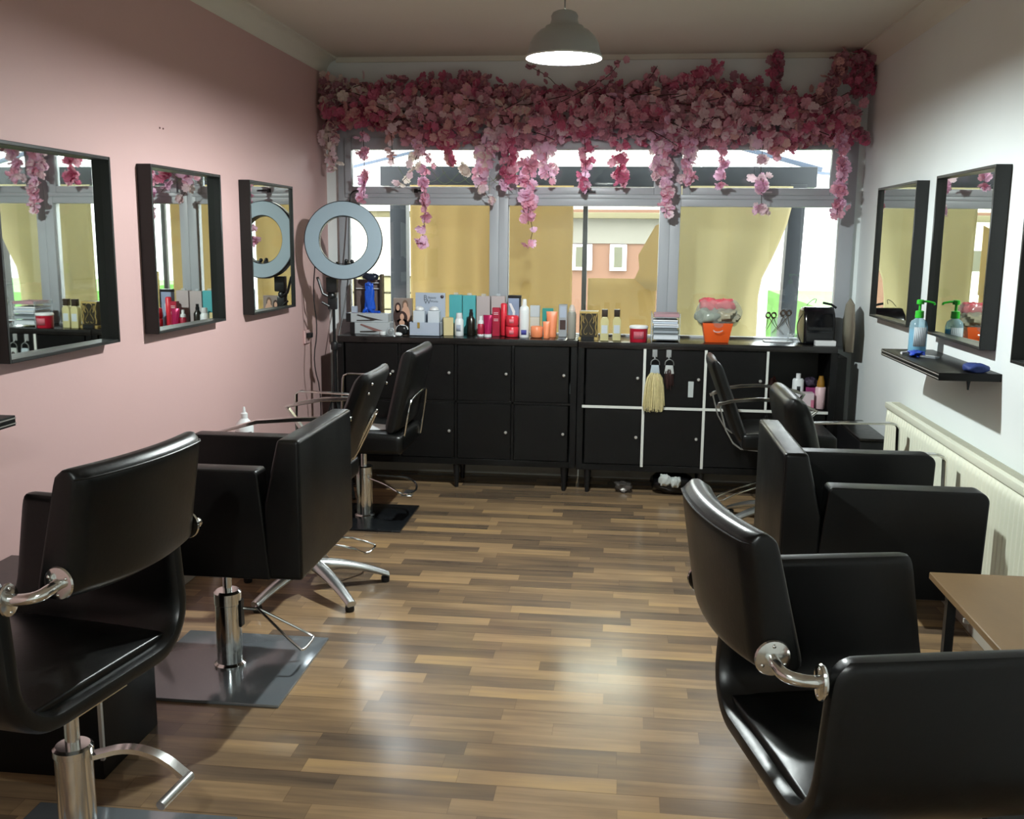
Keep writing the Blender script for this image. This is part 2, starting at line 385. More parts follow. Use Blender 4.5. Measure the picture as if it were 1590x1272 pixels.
# canopy frame outside the glass: fascia beam on three posts
t = thing('canopy_frame', 'dark grey steel canopy frame outside the window with fascia beam and posts', 'canopy', (0, 6.98, -.2))
build(M().box(-1.72, 1.26, 6.93, 7.05, 1.90, 2.035), 'fascia_beam', post_m, t, bev=.004)
build(M().box(-1.65, -1.535, 6.92, 7.04, -.2, 1.90), 'post', post_m, t, bev=.003)
build(M().box(-.295, -.262, 6.94, 6.97, -.2, 1.90), 'post', mat('thin_dark_post', '#1c1a15', .5, noise=.1), t, bev=.003)
m = M(); m.prism([(1.04, -.2), (1.145, -.2), (1.195, 1.92), (1.09, 1.92)], 'y', 6.92, 7.04); build(m, 'post', post_m, t, bev=.003)
for a_, b_, w_ in (((-1.95, 7.0, 2.03), (-1.35, 7.0, 2.17), .02), ((1.30, 7.0, 2.02), (.62, 7.0, 2.20), .03), ((.9, 7.4, 2.06), (1.7, 7.4, 2.0), .02)): build(M().tube([a_, b_], flat=(w_, w_)), 'roof_brace', mat('pale_blue_steel', '#4a5464', .5, noise=.1), t)
def banner(name, x0, x1, z0, z1, y, fold, m_, label, nf=3, ph=0, slope=0):
    m = M()
    def fn(u, v):
        x = x0+(x1-x0)*u; z = z0+(z1-z0)*v
        if slope == 'pulled': x -= u*u*(0 if v > .92 else .19*min(1, (.92-v)/.3)**1.3)
        return (x+(0 if slope == 'pulled' else slope*(1-v)*u), y+fold*sin(u*nf*2*pi+ph+1.3*(1-v))*(.35+.65*(1-v)), z)
    m.grid(36, 14, fn)
    o = build(m, name, m_, loc=((x0+x1)/2, y, z0), thick=.002)
    return tag(o, label, 'banner', 'yellow fabric banners hung outside the window')
banner('fabric_banner', -1.50, -.905, .2, 1.905, 6.90, .012, yellow_sheet, 'yellow fabric banner outside the left window bay')
banner('fabric_banner', -.86, -.36, .2, 1.905, 6.90, .006, yellow_sheet, 'yellow fabric banner in left half of the middle window bay')
t3 = banner('fabric_banner', -.25, .22, .2, 1.28, 6.90, .01, yellow_sheet, 'short yellow fabric banner under the view of the brick house')
banner('fabric_banner', .28, 1.10, .2, 1.905, 6.88, .03, yellow_sheet2, 'pale folded yellow fabric banner outside the right window bay', 2, .6, 'pulled')
tag(build(M().prism([(.16, 1.2), (.24, 1.2), (.24, 1.66), (.2, 1.64), (.15, 1.55), (.09, 1.44), (.1, 1.35), (.07, 1.28)], 'y', 6.87, 6.875), 'fabric_flap', yellow_sheet, loc=(.18, 6.87, 1.2), smooth=False), 'torn yellow flap of fabric overlapping the brick house view', 'fabric')
# house opposite
t = thing('house', 'cream and orange brick house with white windows across the yard', 'house', (0, 12.2, -.2))
build(M().box(-7, .85, 12.0, 15, -.2, 1.90), 'wall', brick_m, t, smooth=False)
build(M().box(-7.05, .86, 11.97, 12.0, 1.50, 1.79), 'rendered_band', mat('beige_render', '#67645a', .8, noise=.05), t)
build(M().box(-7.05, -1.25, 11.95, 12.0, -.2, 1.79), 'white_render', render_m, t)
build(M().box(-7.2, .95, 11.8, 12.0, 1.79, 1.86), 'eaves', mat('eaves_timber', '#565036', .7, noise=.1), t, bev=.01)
build(M().box(-2.4, .85, 12.1, 15, 1.9, 5.2), 'upper_wall', render_m, t)
build(M().prism([(11.85, 5.2), (15.2, 5.2), (13.5, 6.3)], 'x', -2.6, 1.05), 'roof', mat('slate_tiles', '#5a5d60', .7, noise=.1), t, smooth=False)
build(M().prism([(11.75, 1.86), (15.2, 1.86), (15.2, 2.6), (13.4, 2.7)], 'x', -7.3, -2.4), 'roof', mat('pale_roof_tiles', '#cfcfc8', .8, noise=.1), t, smooth=False)
winf = white_pl; pane_m = mat('house_window_glass', '#4a4a38', .6, noise=.1)
for x, w in ((-.52, .26), (-.08, .2), (-2.1, .9), (.62, .3)):
    f = build(M().box(x-w/2, x+w/2, 11.94, 12.02, 1.18, 1.49), 'window', winf, t, bev=.008)
    build(M().box(x-w/4, x+w/4, 11.93, 11.94, 1.22, 1.46), 'pane', pane_m, f, smooth=False)
tag(build(M().box(1.0, 7, 13.6, 13.8, -.2, 2.6), 'clapboard_fence', white_pl, loc=(3, 13.6, -.2)), 'white horizontal boarded fence beyond the grass outside', 'fence')

# ------------------------------------------------------------------ mirrors
def mirror(side, y0, y1, z0, z1, label, phi=0):
    xw = XL if side == 'left' else XR; s = 1 if side == 'left' else -1; xf = xw+s*.06; tk = .012
    t = thing('wall_mirror', label, 'mirror', (xw+s*.001, (y0+y1)/2, z0), group='square black framed mirrors on the walls')
    m = M(); a, b = sorted((xw+s*.001, xf))
    m.box(a, b, y0, y0+tk, z0, z1); m.box(a, b, y1-tk, y1, z0, z1); m.box(a, b, y0+tk, y1-tk, z0, z0+tk); m.box(a, b, y0+tk, y1-tk, z1-tk, z1)
    build(m, 'frame', frame_black, t, bev=.0015, seg=1)
    g = tan(radians(phi))*(y1-y0-2*tk); xa = xw+s*.008   # the glass sits slightly out of parallel in its deep frame
    build(M().prism([(xa-s*.004, y0+tk), (xa, y0+tk), (xa+s*g, y1-tk), (xa+s*(g-.004), y1-tk)], 'z', z0+tk, z1-tk), 'glass', mirror_m, t, smooth=False)
    return t
mirror('left', 2.82, 3.50, 1.146, 1.82, 'nearest visible black framed mirror on the pink wall, cut by the photo edge', 1.5)
mirror('left', 3.81, 4.50, 1.146, 1.82, 'middle black framed mirror on the pink wall reflecting red bottles', 1.7)
mirror('left', 4.86, 5.51, 1.146, 1.82, 'black framed mirror on pink wall next to the ring light', 3.7)
mirror('right', 4.99, 5.73, 1.135, 1.835, 'farthest black framed mirror on the white wall near the window', 2.8)
mirror('right', 3.97, 4.69, 1.135, 1.835, 'black framed mirror on white wall right above the floating shelf', 2.4)
mirror('right', 2.94, 3.66, 1.125, 1.825, 'black framed mirror on white wall at the right photo edge', 1.5)

# ------------------------------------------------------------------ floating shelves
def shelf(x0, x1, y0, y1, z, label):
    t = thing('floating_shelf', label, 'shelf', ((x0+x1)/2, (y0+y1)/2, z-.034))
    build(M().box(x0, x1, y0, y1, z-.03, z), 'board', black_wood, t, bev=.002, seg=2)
    xe = x0 if x0 > 0 else x1; s = -1 if x0 > 0 else 1
    m = M(); a, b = sorted((xe, xe+s*.002)); m.box(a, b, y0, y1, z-.009, z-.006); m.box(a, b, y0, y1, z-.024, z-.021)
    build(m, 'edge_trim', shelf_edge, t)
    xw = x1 if x0 > 0 else x0
    for yy in (y0+.06, y1-.2):
        m = M(); q = s*.14
        m.prism([(xw+s*.10-.008, z-.03), (xw+s*.10+.008, z-.03), (xw+s*.10+.005, z-.045), (xw+s*.10+.002, z-.072), (xw+s*.10-.002, z-.072), (xw+s*.10-.005, z-.045)], 'y', yy-.006, yy+.006)
        build(m, 'bracket', black_mt, t, bev=.001, seg=1)
    return t
shelf(1.20, XR, 3.88, 4.74, 1.055, 'black floating shelf on white wall holding the green pump bottle')
shelf(XL, -1.72, 1.72, 2.60, 1.03, 'black floating shelf end on pink wall at left photo edge')

# ------------------------------------------------------------------ radiator
t = thing('radiator', 'white ribbed panel radiator low on the right wall', 'radiator', (1.38, 4.1, .13))
m = M(); Y0, Y1, n = 3.05, 5.13, 52
def rib(u, v):
    y = Y0+.02+(Y1-Y0-.04)*u; k = (u*n) % 1.0; zz = .17+.545*v
    d = .010*(1-min(1, abs(k-.5)*2.6)**2) if 0.02 < v < .98 else 0
    return (1.345-d, y, zz)
m.grid(n*6, 40 and 12, rib); build(m, 'ribbed_panel', radw, t, ang=60, thick=.002)
m = M(); m.box(1.335, 1.405, Y0, Y1, .715, .745); m.box(1.345, 1.405, Y0, Y0+.01, .14, .72); m.box(1.345, 1.405, Y1-.01, Y1, .14, .72); m.box(1.345, 1.36, Y0, Y1, .14, .172)
build(m, 'casing', radw, t, bev=.004, seg=2)
m = M()
for i in range(104):
    y = Y0+.02+i*.0196; m.box(1.36, 1.40, y, y+.012, .745, .747)
build(m, 'top_grille', mat('radiator_grille', '#b5b4a2', .4, noise=.05), t)
for yy in (3.3, 4.9): build(M().box(1.40, XR-.002, yy, yy+.03, .3, .6), 'wall_bracket', radw, t)
m = M(); m.tube([(1.385, Y1+.03, .16), (1.385, Y1+.03, 0.005)], .008, 8); m.lathe([(.015, 0), (.018, .02), (.018, .06), (.012, .07)], 1.385, Y1+.03, .14, 12)
build(m, 'valve', white_pl, t)

# ------------------------------------------------------------------ storage cabinets under the window
KF = 5.935
def cabinet(x0, pitch, ztop, label, strips):
    zb = ztop-.79; x1 = x0+4*pitch+.078; zm = (zb+ztop)/2+.002; yb = 6.32
    t = thing('storage_cabinet', label, 'cabinet', ((x0+x1)/2, 6.12, 0))
    m = M(); m.box(x0, x1, KF, yb, ztop-.038, ztop); build(m, 'worktop', black_top, t, bev=.002, seg=2)
    m = M(); m.box(x0, x0+.038, KF, yb, zb, ztop-.038); m.box(x1-.038, x1, KF, yb, zb, ztop-.038); m.box(x0+.038, x1-.038, KF, yb, zb, zb+.038)
    build(M().box(x0+.038, x1-.038, yb-.012, yb, zb+.038, ztop-.038), 'back_panel', mat('dark_grey_back_panel', '#4b4d4b', .6, noise=.05), t)
    xi = x0+.039
    for k in (1, 2, 3): m.box(xi+k*pitch-.008, xi+k*pitch+.008, KF+.004, yb-.012, zb+.038, ztop-.038)
    m.box(x0+.038, x1-.038, KF+.004, yb-.012, zm-.008, zm+.008)
    build(m, 'carcass', black_wood, t, bev=.001, seg=1)
    for k in range(4):
        for r in (0, 1):
            if strips and k == 3 and r == 1: continue
            a, b = xi+k*pitch+.011, xi+(k+1)*pitch-.011; z0_, z1_ = (zb+.042, zm-.010) if r == 0 else (zm+.010, ztop-.042)
            d = build(M().box(a, b, KF+.001, KF+.017, z0_, z1_), 'door', black_wood, t, bev=.0015, seg=1)
            mk = M(); mk.lathe([(0, 0), (.006, 0), (.005, .008), (.0095, .014), (.0095, .020), (.006, .024), (0, .025)], 0, 0, 0, 12, mx=Matrix.Translation((b-.028, KF+.001, (z0_+z1_)/2+.0))@Matrix.Rotation(pi/2, 4, 'X'))
            build(mk, 'knob', knob_m, d)
    for xx, yy in ((x0+.07, KF+.03), (x1-.07, KF+.03), (x0+.07, 6.2), (x1-.07, 6.2), ((x0+x1)/2, KF+.03), ((x0+x1)/2, 6.2)):
        build(M().lathe([(0, .0), (.012, 0), (.022, zb), (0, zb)], xx, yy, 0, 14), 'leg', black_pl, t)
    if strips:
        m = M(); xa = xi+pitch; xb = xi+2*pitch; xc = xi+3*pitch
        for q in (xa, xb): m.box(q-.008, q+.008, KF-.004, KF-.0005, zb+.03, ztop-.036)
        m.box(xc-.007, xc+.007, KF-.004, KF-.0005, zm, ztop-.036)
        m.box(x0+.03, x1-.036, KF-.0045, KF-.001, zm-.009, zm+.007)
        build(m, 'white_edging_strip', strip_w, t)
    return t
cabinet(-1.757, .3525, .941, 'black eight door storage cabinet under the left half of the window', False)
cabinet(-.264, .361, .936, 'black storage cabinet with white edging strips and one open cubby', True)

# ------------------------------------------------------------------ pendant lamp
def pendant(px, py, pz, label):
    t = thing('pendant_lamp', label, 'lamp', (px, py, ZC), 0, 'pendant lamps')
    prof = [(.152, 0), (.150, .012), (.143, .03), (.138, .055), (.122, .082), (.098, .104), (.078, .112), (.076, .120), (.058, .128), (.052, .146), (.054, .160), (.047, .172), (.030, .180), (.012, .183)]
    sh = M(); sh.open_lathe(prof, px, py, pz, 48); shade = build(sh, 'shade', mat('grey_shade_enamel', '#9a9d9b', .4, noise=.05), t, ang=60)
    sh = M(); sh.open_lathe([(max(.004, r-.003), z) for r, z in prof], px, py, pz, 48); build(sh, 'shade_lining', mat('white_shade_lining', '#f2f2ee', .5, noise=.01), t, ang=60)
    sh = M(); sh.open_lathe([(.1535, -.002), (.1545, .002), (.1525, .005), (.149, .002), (.151, -.002), (.1535, -.002)], px, py, pz, 48); build(sh, 'rim', mat('bright_rim', '#dfe6e2', .3, noise=.02), t)
    bb = M(); bb.lathe([(0, .0), (.018, .004), (.028, .018), (.029, .03), (.022, .045), (.014, .06), (.013, .10), (0, .10)], px, py, pz+.056, 24); build(bb, 'bulb', mat('lit_bulb', '#ffffff', .3, noise=.01, emit='#f2fff8', estr=25), t)
    build(M().tube([(px, py, pz+.18), (px, py, ZC-.02)], .003, 8), 'cord', mat('grey_cord', '#6b6862', .6, noise=.1), t)
    build(M().lathe([(0, -.035), (.02, -.032), (.045, -.012), (.048, 0), (0, 0)], px, py, ZC, 24), 'ceiling_rose', cove_m, t)
pendant(*PEND, 'grey bell shaped pendant lamp, lit, hanging near the window')
pendant(-0.265, -0.35, 2.255, 'added unseen grey bell shaped pendant lamp, lit, giving fill light from the camera end of the room')  # unseen lamp body added around the rear fill light

# ------------------------------------------------------------------ ring light on tripod
t = thing('ring_light', 'large round ring light, switched off, on black tripod in left corner', 'lamp', (-1.70, 5.70, 0))
tilt = Matrix.Translation((-1.625, 5.66, 1.522)) @ Matrix.Rotation(radians(8), 4, 'Z') @ Matrix.Rotation(radians(90-4), 4, 'X')
def ringlathe(prof, seg=56):
    m = M(); n = len(prof); R_ = [[m.bm.verts.new(tilt @ Vector((r*cos(2*pi*i/seg), r*sin(2*pi*i/seg), z))) for i in range(seg)] for r, z in prof]
    for k in range(n):
        A, B = R_[k], R_[(k+1) % n]
        for i in range(seg): m.bm.faces.new((A[i], A[(i+1) % seg], B[(i+1) % seg], B[i]))
    return m
build(ringlathe([(.142, .004), (.222, .004), (.222, .020), (.220, .022), (.144, .022), (.142, .020)]), 'diffuser', mat('frosted_diffuser', '#8b9aa4', .6, noise=.01), t, ang=20)
build(ringlathe([(.138, -.022), (.224, -.022), (.2265, -.01), (.2265, .014), (.2225, .016), (.2225, .0035), (.1415, .0035), (.1415, .018), (.138, .016)]), 'housing', black_pl, t, ang=50)
X0, Y0_ = -1.705, 5.70
m = M(); m.box(X0-.035, X0+.03, Y0_-.03, Y0_+.01, 1.22, 1.31); m.ball(X0-.01, Y0_, 1.20, .028); m.box(X0-.03, X0+.02, Y0_-.02, Y0_+.02, 1.12, 1.19); build(m, 'mount', black_pl, t, bev=.006, seg=2)
m = M(); m.tube([(X0-.03, Y0_-.02, 1.20), (X0-.055, Y0_-.03, 1.215), (X0-.085, Y0_-.03, 1.31)], .008, 8); m.tube([(X0-.02, Y0_-.02, 1.14), (X0-.06, Y0_-.04, 1.165)], .007, 8); build(m, 'clamp_lever', black_pl, t)
m = M(); m.tube([(X0, Y0_, .55), (X0, Y0_, 1.13)], .009, 10); m.tube([(X0, Y0_, .25), (X0, Y0_, .9)], .0125, 10); build(m, 'pole', black_mt, t)
m = M(); m.lathe([(.02, 0), (.022, .01), (.022, .04), (.018, .05)], X0, Y0_, .88, 14); m.lathe([(.02, 0), (.024, .01), (.024, .06), (.018, .07)], X0, Y0_, .56, 14); m.box(X0+.01, X0+.045, Y0_-.01, Y0_+.01, .895, .915); build(m, 'collar', black_pl, t, bev=.002, seg=1)
for a in (75, 195, 315):
    dx, dy = cos(radians(a)), sin(radians(a)); k = .2 if a != 195 else .19
    m = M(); m.tube([(X0+dx*.02, Y0_+dy*.02, .58), (X0+dx*k, Y0_+dy*k, .012)], flat=(.018, .008)); m.tube([(X0+dx*.012, Y0_+dy*.012, .28), (X0+dx*k*.5, Y0_+dy*k*.5, .3)], flat=(.012, .004))
    lg = build(m, 'leg', black_mt, t)
    build(M().ball(X0+dx*k, Y0_+dy*k, .012, .011), 'rubber_foot', rubber, lg)
m = M(); m.box(-1.70, -1.52, 5.685, 5.69, 1.388, 1.392)
for xx in (-1.68, -1.63, -1.62, -1.585, -1.57): m.box(xx, xx+.012, 5.68, 5.695, 1.365, 1.40)
m.ball(-1.62, 5.69, 1.405, .012); m.ball(-1.585, 5.69, 1.402, .012); build(m, 'phone_holder', black_pl, t)
tag(build(M().tube([(-1.66, 6.30, 1.80), (-1.70, 6.30, 1.84), (-1.755, 6.30, 1.83), (-1.765, 6.29, 1.75), (-1.765, 6.26, 1.5), (-1.75, 6.2, 1.3), (-1.77, 6.12, 1.05), (-1.79, 6.05, .9), (-1.81, 5.95, .5), (-1.83, 5.9, .02)], .004, 8, smooth=2), 'power_cable', black_pl, loc=(-1.78, 6.1, 0)), 'black cable hanging down the left window jamb behind the ring light', 'cable')
tag(build(M().tube([(-1.80, 5.66, 1.38), (-1.83, 5.70, 1.2), (-1.81, 5.72, 1.0), (-1.84, 5.70, .8), (-1.80, 5.74, .6), (-1.85, 5.8, .02)], .0035, 8, smooth=2), 'power_cable', black_pl, loc=(-1.82, 5.72, 0)), 'thin black cable dropping from the ring light along the pink wall', 'cable')
t = thing('wall_socket', 'small pink wall socket with black plug in the left corner', 'socket', (-1.925, 5.6, .96))
build(M().box(-1.929, -1.915, 5.80, 5.90, .90, .98), 'plate', mat('socket_plate', '#c9a6a4', .5, noise=.03), t, bev=.003)
build(M().box(-1.915, -1.885, 5.82, 5.86, .935, .965), 'plug', black_pl, t, bev=.004)

# ------------------------------------------------------------------ salon chairs
def pump_base(t, cx, cy, r, ztop, zpist, plate=None, platem=None, foot=None):
    """chrome hydraulic column (+ square plate) in room coordinates"""
    if plate:
        x0, x1, y0, y1 = plate
        build(M().box(x0, x1, y0, y1, .0, .012), 'base_plate', platem, t, bev=.004, seg=2)
    m = M(); m.lathe([(0, .012), (r+.012, .012), (r+.012, .02), (r, .026), (r, ztop-.045), (r+.002, ztop-.043), (r+.002, ztop-.006), (r-.004, ztop), (0, ztop)], cx, cy, 0, 32)
    build(m, 'column', chrome, t)
    build(M().lathe([(0, ztop), (.017, ztop), (.017, zpist), (0, zpist)], cx, cy, 0, 20), 'piston', chrome, t)

def shell_chair(loc, rz, lift, label, foot):
    t = thing('styling_chair', label, 'chair', loc, rz)
    za = .81+lift; zb = .455+lift; K = dict(world=False)
    HW, R, TH = .285, .12, .052
    # U section seen from behind: arm - round corner - seat - round corner - arm
    def U(u):
        L1 = za-zb-R; arc = pi/2*R; Lb = 2*(HW-R); tot = 2*L1+2*arc+Lb; d = u*tot
        if d < L1: return -HW, za-d, -1, 0
        d -= L1
        if d < arc: a = d/R; return -HW+R-R*cos(a), zb+R-R*sin(a), -cos(a), -sin(a)
        d -= arc
        if d < Lb: return -HW+R+d, zb, 0, -1
        d -= Lb
        if d < arc: a = d/R; return HW-R+R*sin(a), zb+R-R*cos(a), sin(a), -cos(a)
        d -= arc; return HW, zb+R+d, 1, 0
    def fn(u, v, k):
        y, z, ny, nz = U(u); h = (z-zb)/(za-zb)
        xr = -.135+.028*h; xf = .405-.06*h
        rt = .03*max(0, 1-((za-z)/.04))**2 if za-z < .04 else 0
        x = xr+rt+(xf-rt*1.2-xr)*v
        e = sin(pi*min(1, max(0, v)))**.25 if 0 < v < 1 else .55
        th = TH*(.62+.38*e); off = (k-.5)*th
        return (x, y-ny*off, z-nz*off)
    m = M(); m.slab(56, 14, fn); build(m, 'seat_shell', leather, t, bev=0, ang=70, subsurf=1, **K)
    m = M(); m.slab(8, 8, lambda u, v, k: (-.105+.47*v, (-HW+.05)+2*(HW-.05)*u, zb+.012+(.028+.03*(sin(pi*u)*sin(pi*v))**.5)*k)); build(m, 'seat_cushion', leather, t, bev=.006, ang=60, **K)
    # back pad, curved around the sitter, leaning back
    zt, zl, W2 = 1.02+lift, .745+lift, .215
    def bk(u, v, k):
        y = -W2+2*W2*u; q = (2*u-1); z = zl+(zt-zl)*v
        bow = .025*q*q; xb = -.232-.043*v
        th = .098-.030*v; ed = (1-abs(2*v-1)**14)**.5*.65+.35; eu = (1-abs(q)**30)**.5*.3+.7
        mid = xb+bow+th/2; dz = -.012*(1-q*q)*(1-v)
        return (mid+(k-.5)*th*ed*eu, y, z+dz)
    m = M(); m.slab(22, 16, bk); build(m, 'backrest', leather, t, bev=.008, seg=2, ang=60, **K)
    m = M(); m.tube([(bk(i/22, .93, 0)[0]-.001, bk(i/22, .93, 0)[1], bk(i/22, .93, 0)[2]) for i in range(0, 23)], .0022, 6); build(m, 'piping', leather_dull, t, **K)
    for s in (-1, 1):
        y0 = s*(W2+.002); p0 = (-.188, y0, .785+lift); p3 = (-.118, s*HW, .765+lift)
        m = M(); m.tube([p0, (-.192, y0+s*.03, .782+lift), (-.185, s*(HW-.012), .774+lift), (-.155, s*(HW), .768+lift), p3], .0125, 12, smooth=2)
        b_ = build(m, 'arm_link', chrome, t, **K)
        m = M(); mx = Matrix.Translation(p0)@Matrix.Rotation(s*-pi/2, 4, 'X'); m.lathe([(0, -.002), (.033, -.002), (.035, .002), (.033, .006), (.014, .010), (0, .010)], 0, 0, 0, 24, mx=mx)
        for a in (90, 210, 330): m.ball(*(mx@Vector((.024*cos(radians(a)), .024*sin(radians(a)), .006))), .0045, 8, 6)
        build(m, 'flange', chrome, b_, **K)
        m = M(); mx = Matrix.Translation((p3[0]-.002, p3[1], p3[2]))@Matrix.Rotation(-pi/2, 4, 'Y'); m.lathe([(0, -.002), (.033, -.002), (.035, .002), (.033, .006), (.014, .010), (0, .010)], 0, 0, 0, 24, mx=mx, sx=1, sy=.75)
        for a in (0, 180): m.ball(*(mx@Vector((.025*cos(radians(a)), 0, .006))), .0045, 8, 6)
        build(m, 'flange', chrome, b_, **K)
    m = M(); m.lathe([(0, .0), (.28*.0+.0, 0), (.052, .012), (.052, .02), (.043, .026), (.043, .310+lift*.3), (.046, .312+lift*.3), (.046, .328+lift*.3), (.039, .334+lift*.3), (0, .334+lift*.3)], 0, 0, 0, 32); build(m, 'column', chrome, t, **K)
    m = M(); m.lathe([(0, .33), (.017, .33), (.017, zb-.035), (0, zb-.035)], 0, 0, 0, 20); m.box(-.09, .09, -.09, .09, zb-.045, zb-.026); build(m, 'piston', chrome, t, **K)
    m = M(); m.prism([(-.28, -.28), (.28, -.28), (.28, .28), (-.28, .28)], 'z', 0, .012, mx=Matrix.Rotation(-rz, 4, 'Z')); build(m, 'base_plate', steel_plate, t, bev=.003, seg=2, **K)
    if foot:
        R_ = Matrix.Rotation(-rz, 4, 'Z')
        pts = [R_@Vector(p) for p in ((.035, .02, .315), (.11, .05, .327), (.19, .057, .305), (.25, .055, .258))]
        m = M(); m.tube(pts, .010, 10, flat=(.03, .012), smooth=2); fb = build(m, 'footrest', chrome, t, **K)
        m = M(); m.tube([R_@Vector((.258, .062, .256)), R_@Vector((.238, -.055, .245))], .0115, 14); build(m, 'foot_bar', chrome_dull, fb, **K)
    return t
shell_chair((-1.265, 2.035, 0), pi-radians(9.6), .062, 'black leather tub chair at bottom left with chrome bar and square base', True)
shell_chair((.427, 2.01, 0), radians(12.6), 0, 'black leather tub chair at bottom right with chrome curved bars', False)

def boxy_chair(loc, rz, dz, label, platem, foot):
    t = thing('styling_chair', label, 'chair', loc, rz); K = dict(world=False)
    zt, za, zb = .912+dz, .81+dz, .452
    m = M(); m.prism([(-.38, zb), (-.255, zb), (-.258, .70), (-.308, zt), (-.38, zt)], 'y', -.30, .30); build(m, 'backrest', leather, t, bev=.013, seg=3, **K)
    m = M(); yy = .301
    for s in (-1, 1): m.tube([(-.376, s*.297, zb+.02), (-.376, s*.297, zt-.012), (-.322, s*.297, zt-.012), (-.266, s*.297, .70)], .0025, 6)
    build(m, 'piping', leather_dull, t, **K)
    for s in (-1, 1):
        a, b = sorted((s*.305, s*.225))
        m = M(); m.prism([(-.275, zb), (.225, zb)]+[(.200+.032*cos(q*pi/12), za-.032+.032*sin(q*pi/12)) for q in range(7)]+[(-.235, za), (-.243, za-.01)], 'y', a, b); build(m, 'armrest', leather, t, bev=.011, seg=3, **K)
    m = M(); m.box(-.255, .21, -.224, .224, zb+.01, .575); build(m, 'seat', leather, t, bev=.02, seg=3, **K)
    build(M().box(-.12, .12, -.12, .12, zb-.02, zb+.012), 'mounting_plate', black_mt, t, **K)
    m = M(); m.lathe([(0, .012), (.056, .012), (.056, .02), (.046, .028), (.046, .245), (.048, .247), (.048, .288), (.040, .296), (0, .296)], 0, 0, 0, 32); build(m, 'column', chrome, t, **K)
    build(M().lathe([(0, .29), (.016, .29), (.016, zb-.015), (0, zb-.015)], 0, 0, 0, 20), 'piston', chrome, t, **K)
    build(M().box(-.28, .28, -.285, .285, 0, .012), 'base_plate', platem, t, bev=.004, seg=2, **K)
    if foot:
        m = M(); m.box(-.052, -.044, -.02, .012, .16, .26); build(m, 'slot_cover', black_mt, t, bev=.002, seg=1, **K)
        m = M(); m.tube([(-.05, -.01, .225), (-.085, -.03, .215), (-.10, -.045, .21)], .006, 8)
        m.tube([(-.10, -.045, .21), (-.275, -.095, .10), (-.285, -.09, .094), (-.285, .015, .094), (-.275, .04, .10), (-.10, -.02, .225), (-.09, -.035, .222)], .0048, 8, smooth=1); build(m, 'footrest', chrome, t, **K)
    return t
tb = boxy_chair((-1.378, 3.23, 0), pi, 0, 'square black leather chair on polished square base plate, left side', steel_plate, True)
tg = boxy_chair((.885, 3.335, 0), 0, -.012, 'square black leather chair beside radiator, right side', steel_plate, False)

def star_base(t, cx, cy, a0, m_, zt):
    for k in range(5):
        a = radians(a0+72*k); d = Vector((cos(a), sin(a), 0)); o_ = Vector((cx, cy, 0)); sd = Vector((-sin(a), cos(a), 0))
        m = M(); pts = []
        R_ = []
        for q in range(11):
            u = q/10; r = .03+.31*u; z = .118-.084*u**1.7; w = .034-.012*u; h = .024-.010*u
            ring = []
            for j in range(10):
                b = 2*pi*j/10; ring.append(m.bm.verts.new(o_+d*r+sd*(w*cos(b))+Vector((0, 0, z+h*sin(b)))))
            R_.append(ring)
        for A, B in zip(R_, R_[1:]):
            for j in range(10): m.bm.faces.new((A[j], A[(j+1) % 10], B[(j+1) % 10], B[j]))
        m.bm.faces.new(R_[0]); m.bm.faces.new(R_[-1])
        lg = build(m, 'leg', m_, t, ang=50)
        p = o_+d*.325
        build(M().lathe([(0, 0), (.017, 0), (.019, .006), (.019, .024), (0, .024)], p.x, p.y, 0, 16), 'glide', rubber, lg)
    build(M().lathe([(0, .09), (.05, .09), (.052, .125), (.035, .14), (0, .14)], cx, cy, 0, 24), 'hub', m_, t)
    build(M().lathe([(0, .13), (.029, .13), (.029, zt*.75), (.016, zt*.75+.004), (.016, zt), (0, zt)], cx, cy, 0, 24), 'column', chrome, t)
def curved_slab(m, xb0, xt0, y0, y1, z0, z1, th, bowx=.02, lean=0, roundtop=4):
    """thin upholstered back: xb0/xt0 rear face x at bottom/top, sgn from th"""
    def fn(u, v, k):
        q = 2*u-1; x = xb0+(xt0-xb0)*v+(1 if th > 0 else -1)*bowx*q*q
        ed = (1-abs(2*v-1)**(roundtop*3))**.5*.6+.4; eu = (1-abs(q)**24)**.5*.35+.65
        return (x+th/2+(k-.5)*th*ed*eu, y0+(y1-y0)*u+lean*v, z0+(z1-z0)*v)
    m.slab(16, 16, fn); return m

# slim chair on star base, left third
t = thing('styling_chair', 'slim black chair with curved chrome arms on five star base, left side', 'chair', (-1.33, 4.05, 0))
build(curved_slab(M(), -1.155, -.985, 3.83, 4.22, .57, 1.0, -.07, bowx=.012), 'backrest', leather_dull, t, subsurf=1, ang=60)
m = M(); m.slab(10, 10, lambda u, v, k: (-1.60+.44*u, 3.83+.40*v, .49+.085*k+.01*sin(pi*u)*k)); build(m, 'seat', leather, t, bev=.02, ang=60)
star_base(t, -1.33, 4.05, 27, chrome_dull, .50)
build(M().box(-1.44, -1.22, 3.96, 4.14, .46, .49), 'mounting_plate', black_mt, t, bev=.004)
m = M(); m.tube([(-1.075, 4.22, .83), (-1.198, 4.235, .832), (-1.324, 4.24, .825), (-1.429, 4.24, .805), (-1.495, 4.24, .786), (-1.45, 4.235, .725), (-1.30, 4.22, .52)], flat=(.03, .017), up=(0, 1, 0)); build(m, 'armrest', chrome, t, bev=.002, seg=1)
m = M(); m.tube([(-1.075, 3.82, .82), (-1.194, 3.81, .818), (-1.302, 3.80, .814), (-1.464, 3.80, .80), (-1.643, 3.80, .748), (-1.60, 3.81, .69), (-1.44, 3.83, .52)], flat=(.03, .017), up=(0, 1, 0)); build(m, 'armrest', chrome, t, bev=.002, seg=1)
